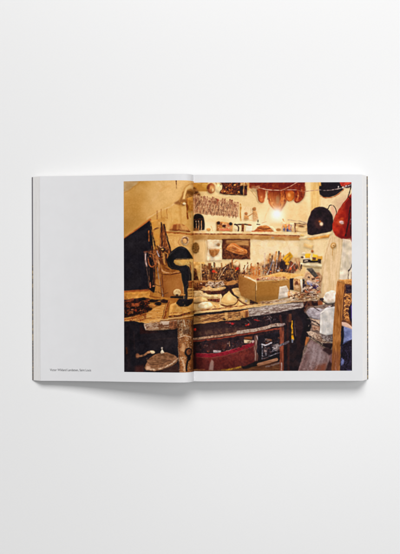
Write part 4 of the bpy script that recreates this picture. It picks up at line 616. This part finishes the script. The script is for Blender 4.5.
def mesh_object(name, verts, faces, mat, parent=None, smooth=False):
    me = bpy.data.meshes.new(name)
    me.from_pydata([tuple(v) for v in verts], [], faces); me.update()
    if smooth: me.polygons.foreach_set('use_smooth', [True] * len(me.polygons))
    o = bpy.data.objects.new(name, me); col.objects.link(o)
    if mat: me.materials.append(mat)
    if parent: o.parent = parent
    return o

# ------------------------------------------------------------------ table top
m_table, nt, b = material('white_table', (.9, .9, .9), .34, .9)
n = mapped_noise(nt, 900, detail=3); r = ramp(nt, n.outputs['Fac'], [(.35, (TABLE_V - .008,) * 3), (.65, (TABLE_V + .008,) * 3)])
nt.links.new(r.outputs['Color'], b.inputs['Base Color']); bump(nt, b, n.outputs['Fac'], .05, .0002)
s = 3.0
table = mesh_object('tabletop', [(-s, -s, 0), (s, -s, 0), (s, s, 0), (-s, s, 0)], [(0, 1, 2, 3)], m_table)
table['kind'] = 'structure'

# ------------------------------------------------------------------ the open book
book = bpy.data.objects.new('open_book', None); col.objects.link(book)
BX, BY, BROT = 0.0, -1.1, math.radians(.17)
book.location = (BX * U, BY * U, 0); book.rotation_euler = (0, 0, BROT)
book['label'] = 'thick paperback photo book lying open at a picture of a cobbler workshop across both pages'
book['category'] = 'book'

HALF = 101.5                                     # half the page height
GUT = -5.9                                       # the gutter
LEFT = [(-158.7, 7.2), (-140, 8.6), (-120, 11.0), (-95, 15.2), (-70, 19.8), (-45, 24.2), (-30, 26.8), (-21, 27.6), (-15, 27.0), (-11, 24.8), (-8, 20.8), (GUT, 15.2)]
RIGHT = [(GUT, 15.2), (-4.4, 16.2), (-2.0, 17.0), (2, 17.6), (9, 17.5), (25, 17.0), (60, 16.4), (100, 16.4), (135, 16.6), (152, 16.6), (159.7, 16.0)]
def spline(pts):
    px = np.array([p[0] for p in pts], float); py = np.array([p[1] for p in pts], float)
    d = np.gradient(py, px)
    def f(x):
        x = np.clip(np.asarray(x, float), px[0], px[-1]); i = np.clip(np.searchsorted(px, x) - 1, 0, len(px) - 2)
        h = px[i + 1] - px[i]; t = (x - px[i]) / h
        return ((2 * t**3 - 3 * t**2 + 1) * py[i] + (t**3 - 2 * t**2 + t) * h * d[i] + (-2 * t**3 + 3 * t**2) * py[i + 1] + (t**3 - t**2) * h * d[i + 1])
    return f
zl, zr = spline(LEFT), spline(RIGHT)
def wave(x, y, side):
    """coated paper never lies perfectly flat: under half a millimetre of cockle"""
    k = np.clip((np.abs(np.asarray(x) - GUT) - 12) / 60, 0, 1)
    return k * (.10 * np.sin(x * .043 + y * .021 + side) + .06 * np.sin(y * .07 - x * .018 + 2 * side))

# paper and page-edge materials
m_paper, nt, b = material('coated_paper', (.78, .775, .785), .42, .30)
n = mapped_noise(nt, 60, detail=5); b.inputs['Specular IOR Level'].default_value = .2; r = ramp(nt, n.outputs['Fac'], [(.3, PAPER_LO), (.7, PAPER_HI)])
nt.links.new(r.outputs['Color'], b.inputs['Base Color'])
n2 = mapped_noise(nt, 2500, detail=2); bump(nt, b, n2.outputs['Fac'], .04, .0001)

m_edge, nt, b = material('page_edges', (.8, .79, .78), .8, .1)
n = mapped_noise(nt, 1.0, (9000, 14, 9000), detail=3, rough=.7)
r = ramp(nt, n.outputs['Fac'], [(.30, (.60, .56, .54)), (.44, (.78, .765, .755)), (.60, (.82, .81, .80)), (.78, (.66, .61, .60))])
nt.links.new(r.outputs['Color'], b.inputs['Base Color']); bump(nt, b, n.outputs['Fac'], .35, .0002)

m_ends, nt, b = material('page_block_ends', (.5, .49, .48), .9, .05)
n = mapped_noise(nt, 1.0, (10, 10, 14000), detail=3, rough=.7)
r = ramp(nt, n.outputs['Fac'], [(.3, (.30, .29, .28)), (.5, (.52, .51, .50)), (.7, (.60, .59, .58))])
nt.links.new(r.outputs['Color'], b.inputs['Base Color'])

def block(name, prof, foot, label=None):
    """the stack of leaves: a closed solid whose fore-edge steps back leaf by leaf"""
    rng = np.random.default_rng(3 if foot < 0 else 4)
    side = 1 if foot > 0 else -1
    f = zr if side > 0 else zl
    xe = 159.4 if side > 0 else -158.3
    xs = np.concatenate([np.linspace(GUT, GUT + side * 16, 24), np.linspace(GUT + side * 18, xe, 60)])
    top = [(x, float(f(x)) - .34) for x in xs]
    z1 = top[-1][1]; z0 = 1.25; k = 22
    edge = []
    for i in range(k):
        t0 = i / k; t1 = (i + 1) / k
        x = xe + (foot - xe) * (t1 ** .92) + side * rng.normal(0, .07)
        edge += [(x - side * .02, z1 + (z0 - z1) * t0 - .0), (x, z1 + (z0 - z1) * (t1 - .18 / k))]
    prof2 = top + edge + [(GUT, z0)]
    nY = 2; V = []; n_ = len(prof2)
    for y in (-HALF, HALF):
        for x, z in prof2: V.append((x * U, y * U, z * U))
    F = [(i, (i + 1) % n_, (i + 1) % n_ + n_, i + n_) for i in range(n_)]
    F += [tuple(range(n_ - 1, -1, -1)), tuple(range(n_, 2 * n_))]
    o = mesh_object(name, V, F, m_edge, book)
    o.data.materials.append(m_ends)
    for p_ in o.data.polygons:
        if len(p_.vertices) > 8: p_.material_index = 1
    bm = bmesh.new(); bm.from_mesh(o.data); bmesh.ops.recalc_face_normals(bm, faces=bm.faces); bm.to_mesh(o.data); bm.free()
    return o
bl = block('page_block', LEFT, -166.4); bl['label'] = 'thinner stack of pages on the left'
br = block('page_block', RIGHT, 166.6); br['label'] = 'thicker stack of pages on the right'

def leaf(side, lift, over, dz, zscale=1.0):
    """one paper leaf with real thickness following the curve of its stack"""
    f = zr if side > 0 else zl
    xe = (159.7 if side > 0 else -158.7) + side * over
    d = np.concatenate([np.linspace(0, 16, 40), np.linspace(17, abs(xe - GUT), 110)]); xs = GUT + side * d
    ys = np.linspace(-HALF, HALF, 24); th = .13
    V = []; nx, ny = len(xs), len(ys)
    for lay in (0, 1):
        for y in ys:
            q = np.clip((np.abs(xs) - 120) / 40, 0, 1) ** 2
            z = f(xs) + wave(xs, y, side) + dz + lift * q - th * lay
            # the two outer corners relax a little
            z = z - .25 * q * (abs(y) / HALF) ** 6
            V += [(x * U, y * U, zz * U) for x, zz in zip(xs, z)]
    F = []
    for j in range(ny - 1):
        for i in range(nx - 1):
            a = j * nx + i; F.append((a, a + 1, a + 1 + nx, a + nx)); a += nx * ny; F.append((a, a + nx, a + 1 + nx, a + 1))
    N_ = nx * ny
    for i in range(nx - 1):
        F.append((i, i + N_, i + 1 + N_, i + 1)); a = (ny - 1) * nx + i; F.append((a, a + 1, a + 1 + N_, a + N_))
    for j in range(ny - 1):
        for i in (0, nx - 1):
            a = j * nx + i; F.append((a, a + nx, a + nx + N_, a + N_))
    o = mesh_object('page', V, F, m_paper, book, smooth=False)
    bm = bmesh.new(); bm.from_mesh(o.data); bmesh.ops.recalc_face_normals(bm, faces=bm.faces)
    n0 = 2 * (nx - 1) * (ny - 1); bm.faces.ensure_lookup_table()
    for i, f_ in enumerate(bm.faces):
        f_.smooth = i < n0
        if i >= n0:
            for e in f_.edges: e.smooth = False
    bm.to_mesh(o.data); bm.free()
    return o
page_l = leaf(-1, .25, .04, .08); page_r = leaf(1, .10, .05, .08)
page_l['label'] = 'left page, mostly blank with a small caption'; page_r['label'] = 'right page, nearly filled by the picture'

# covers: thin card, its outer edge printed like the picture on the jacket
def cover_mat(name, dark_top):
    m, nt, b = material(name, (.2, .15, .1), .45, .4)
    n = mapped_noise(nt, 170, (1, 1.8, 1), detail=5, rough=.7)
    r = ramp(nt, n.outputs['Fac'], [(.36, (.028, .022, .026)), (.50, (.055, .04, .032)), (.54, (.20, .13, .05)), (.60, (.36, .26, .12)), (.68, (.09, .06, .04))])
    if dark_top:
        tc = node(nt, 'ShaderNodeTexCoord'); sp = node(nt, 'ShaderNodeSeparateXYZ'); nt.links.new(tc.outputs['Object'], sp.inputs[0])
        mr = node(nt, 'ShaderNodeMapRange'); mr.inputs['From Min'].default_value = 13 * U; mr.inputs['From Max'].default_value = 14.5 * U
        nt.links.new(sp.outputs['Y'], mr.inputs['Value'])
        mx = node(nt, 'ShaderNodeMix', data_type='RGBA'); nt.links.new(mr.outputs['Result'], mx.inputs['Factor'])
        nt.links.new(r.outputs['Color'], mx.inputs['A']); mx.inputs['B'].default_value = (.095, .085, .10, 1)
        nt.links.new(mx.outputs['Result'], b.inputs['Base Color'])
    else:
        nt.links.new(r.outputs['Color'], b.inputs['Base Color'])
    return m
def cover(side, mat):
    x0, x1 = (GUT, -167.6) if side < 0 else (GUT, 167.75)
    bm = bmesh.new(); t0, t1 = .12, 1.2
    z_spine = t0
    P = [(x0, t0), (x1 - side * 1.2, t0), (x1 - side * .2, t0 + .1), (x1, t0 + .5), (x1 - side * .05, t1 - .1), (x1 - side * .25, t1), (x0, t1)]
    vs = [[bm.verts.new((x * U, y * U, z * U)) for x, z in P] for y in (-HALF + .2, HALF - .2)]
    n_ = len(P)
    for i in range(n_): bm.faces.new((vs[0][i], vs[0][(i + 1) % n_], vs[1][(i + 1) % n_], vs[1][i]))
    bm.faces.new(vs[0][::-1]); bm.faces.new(vs[1]); bmesh.ops.recalc_face_normals(bm, faces=bm.faces)
    me = bpy.data.meshes.new('cover'); bm.to_mesh(me); bm.free(); me.materials.append(mat)
    o = bpy.data.objects.new('cover', me); col.objects.link(o); o.parent = book
    return o
cl = cover(-1, cover_mat('cover_print_dark', True)); cl['label'] = 'front cover, edge dark grey above and gold below'
cr = cover(1, cover_mat('cover_print_gold', False)); cr['label'] = 'back cover, edge mottled gold and black'

# ------------------------------------------------------------------ the picture printed on both pages
INK = draw_ink()
m_ink, nt, b = material('printed_ink', (.5, .5, .5), .50, INK_SPEC)
at = node(nt, 'ShaderNodeVertexColor', layer_name='ink'); nt.links.new(at.outputs['Color'], b.inputs['Base Color'])

def picture(side, xa, xb, y0, y1, page, label):
    f = zr if side > 0 else zl
    step = .33
    xs = np.linspace(xa, xb, int((xb - xa) / step) + 1); ys = np.linspace(y0, y1, int((y1 - y0) / step) + 1)
    X, Y = np.meshgrid(xs, ys); q = np.clip((np.abs(X) - 120) / 40, 0, 1) ** 2
    Z = f(X) + wave(X, Y, side) + .08 + (.10 if side > 0 else .25) * q - .25 * q * (np.abs(Y) / HALF) ** 6 + .035
    nx, ny = len(xs), len(ys)
    # which spot of the drawn picture is printed at which spot of the page
    c, s_ = math.cos(BROT), math.sin(BROT); k = H / (H - Z)
    u = 200 + (X * c - Y * s_ + BX) * k; v = 277 - (X * s_ + Y * c + BY) * k
    px = np.clip((u - INK_X0) * INK_K - .5, 0, INK_W - 1.001); py = np.clip((v - INK_Y0) * INK_K - .5, 0, INK_H - 1.001)
    xi, yi = px.astype(int), py.astype(int); fx, fy = (px - xi)[..., None], (py - yi)[..., None]
    C = (INK[yi, xi] * (1 - fx) + INK[yi, xi + 1] * fx) * (1 - fy) + (INK[yi + 1, xi] * (1 - fx) + INK[yi + 1, xi + 1] * fx) * fy
    rgb = np.clip(lin(C) * INK_GAIN, .004, .92)
    me = bpy.data.meshes.new('printed_picture')
    V = np.stack([X * U, Y * U, Z * U], -1).reshape(-1, 3)
    idx = np.arange(nx * ny).reshape(ny, nx)
    F = np.stack([idx[:-1, :-1], idx[:-1, 1:], idx[1:, 1:], idx[1:, :-1]], -1).reshape(-1, 4)
    me.vertices.add(len(V)); me.vertices.foreach_set('co', V.ravel())
    me.loops.add(F.size); me.loops.foreach_set('vertex_index', F.ravel())
    me.polygons.add(len(F)); me.polygons.foreach_set('loop_start', np.arange(0, F.size, 4)); me.polygons.foreach_set('loop_total', np.full(len(F), 4))
    me.update(calc_edges=True)
    me.polygons.foreach_set('use_smooth', [True] * len(F))
    a = me.color_attributes.new('ink', 'FLOAT_COLOR', 'POINT')
    a.data.foreach_set('color', np.concatenate([rgb.reshape(-1, 3), np.ones((len(V), 1))], 1).ravel().astype(np.float32))
    me.materials.append(m_ink)
    o = bpy.data.objects.new('printed_picture', me); col.objects.link(o); o.parent = page
    if label: o['label'] = label
    return o
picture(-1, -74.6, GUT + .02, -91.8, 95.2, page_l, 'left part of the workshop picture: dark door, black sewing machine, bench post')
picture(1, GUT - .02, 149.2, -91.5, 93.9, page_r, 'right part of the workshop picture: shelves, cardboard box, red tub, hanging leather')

# ------------------------------------------------------------------ caption
m_cap, nt, b = material('caption_ink', (.11, .11, .115), .6, .1)
cd = bpy.data.curves.new('caption', 'FONT'); cd.body = CAPTION
cd.size = 3.35 * U; cd.offset = .035 * U
tmp = bpy.data.objects.new('caption_curve', cd); col.objects.link(tmp)
bpy.context.view_layer.update()
dg = bpy.context.evaluated_depsgraph_get()
me = bpy.data.meshes.new_from_object(tmp.evaluated_get(dg)); me.name = 'caption'
bpy.data.objects.remove(tmp)
W = max(v.co.x for v in me.vertices) - min(v.co.x for v in me.vertices)
want = 41.4 * U; x_left, y_base = -149.1, -91.7
bm = bmesh.new(); bm.from_mesh(me)
bmesh.ops.subdivide_edges(bm, edges=[e for e in bm.edges if e.calc_length() > 2 * U], cuts=1)
for v in bm.verts:
    x = x_left + v.co.x / U * (want / W); y = y_base + v.co.y / U
    q = min(max((abs(x) - 120) / 40, 0), 1) ** 2
    z = float(zl(x)) + float(wave(x, y, -1)) + .08 + .25 * q - .25 * q * (abs(y) / HALF) ** 6 + .05
    v.co = (x * U, y * U, z * U)
bm.to_mesh(me); bm.free(); me.materials.clear(); me.materials.append(m_cap)
cap = bpy.data.objects.new('caption', me); col.objects.link(cap); cap.parent = page_l
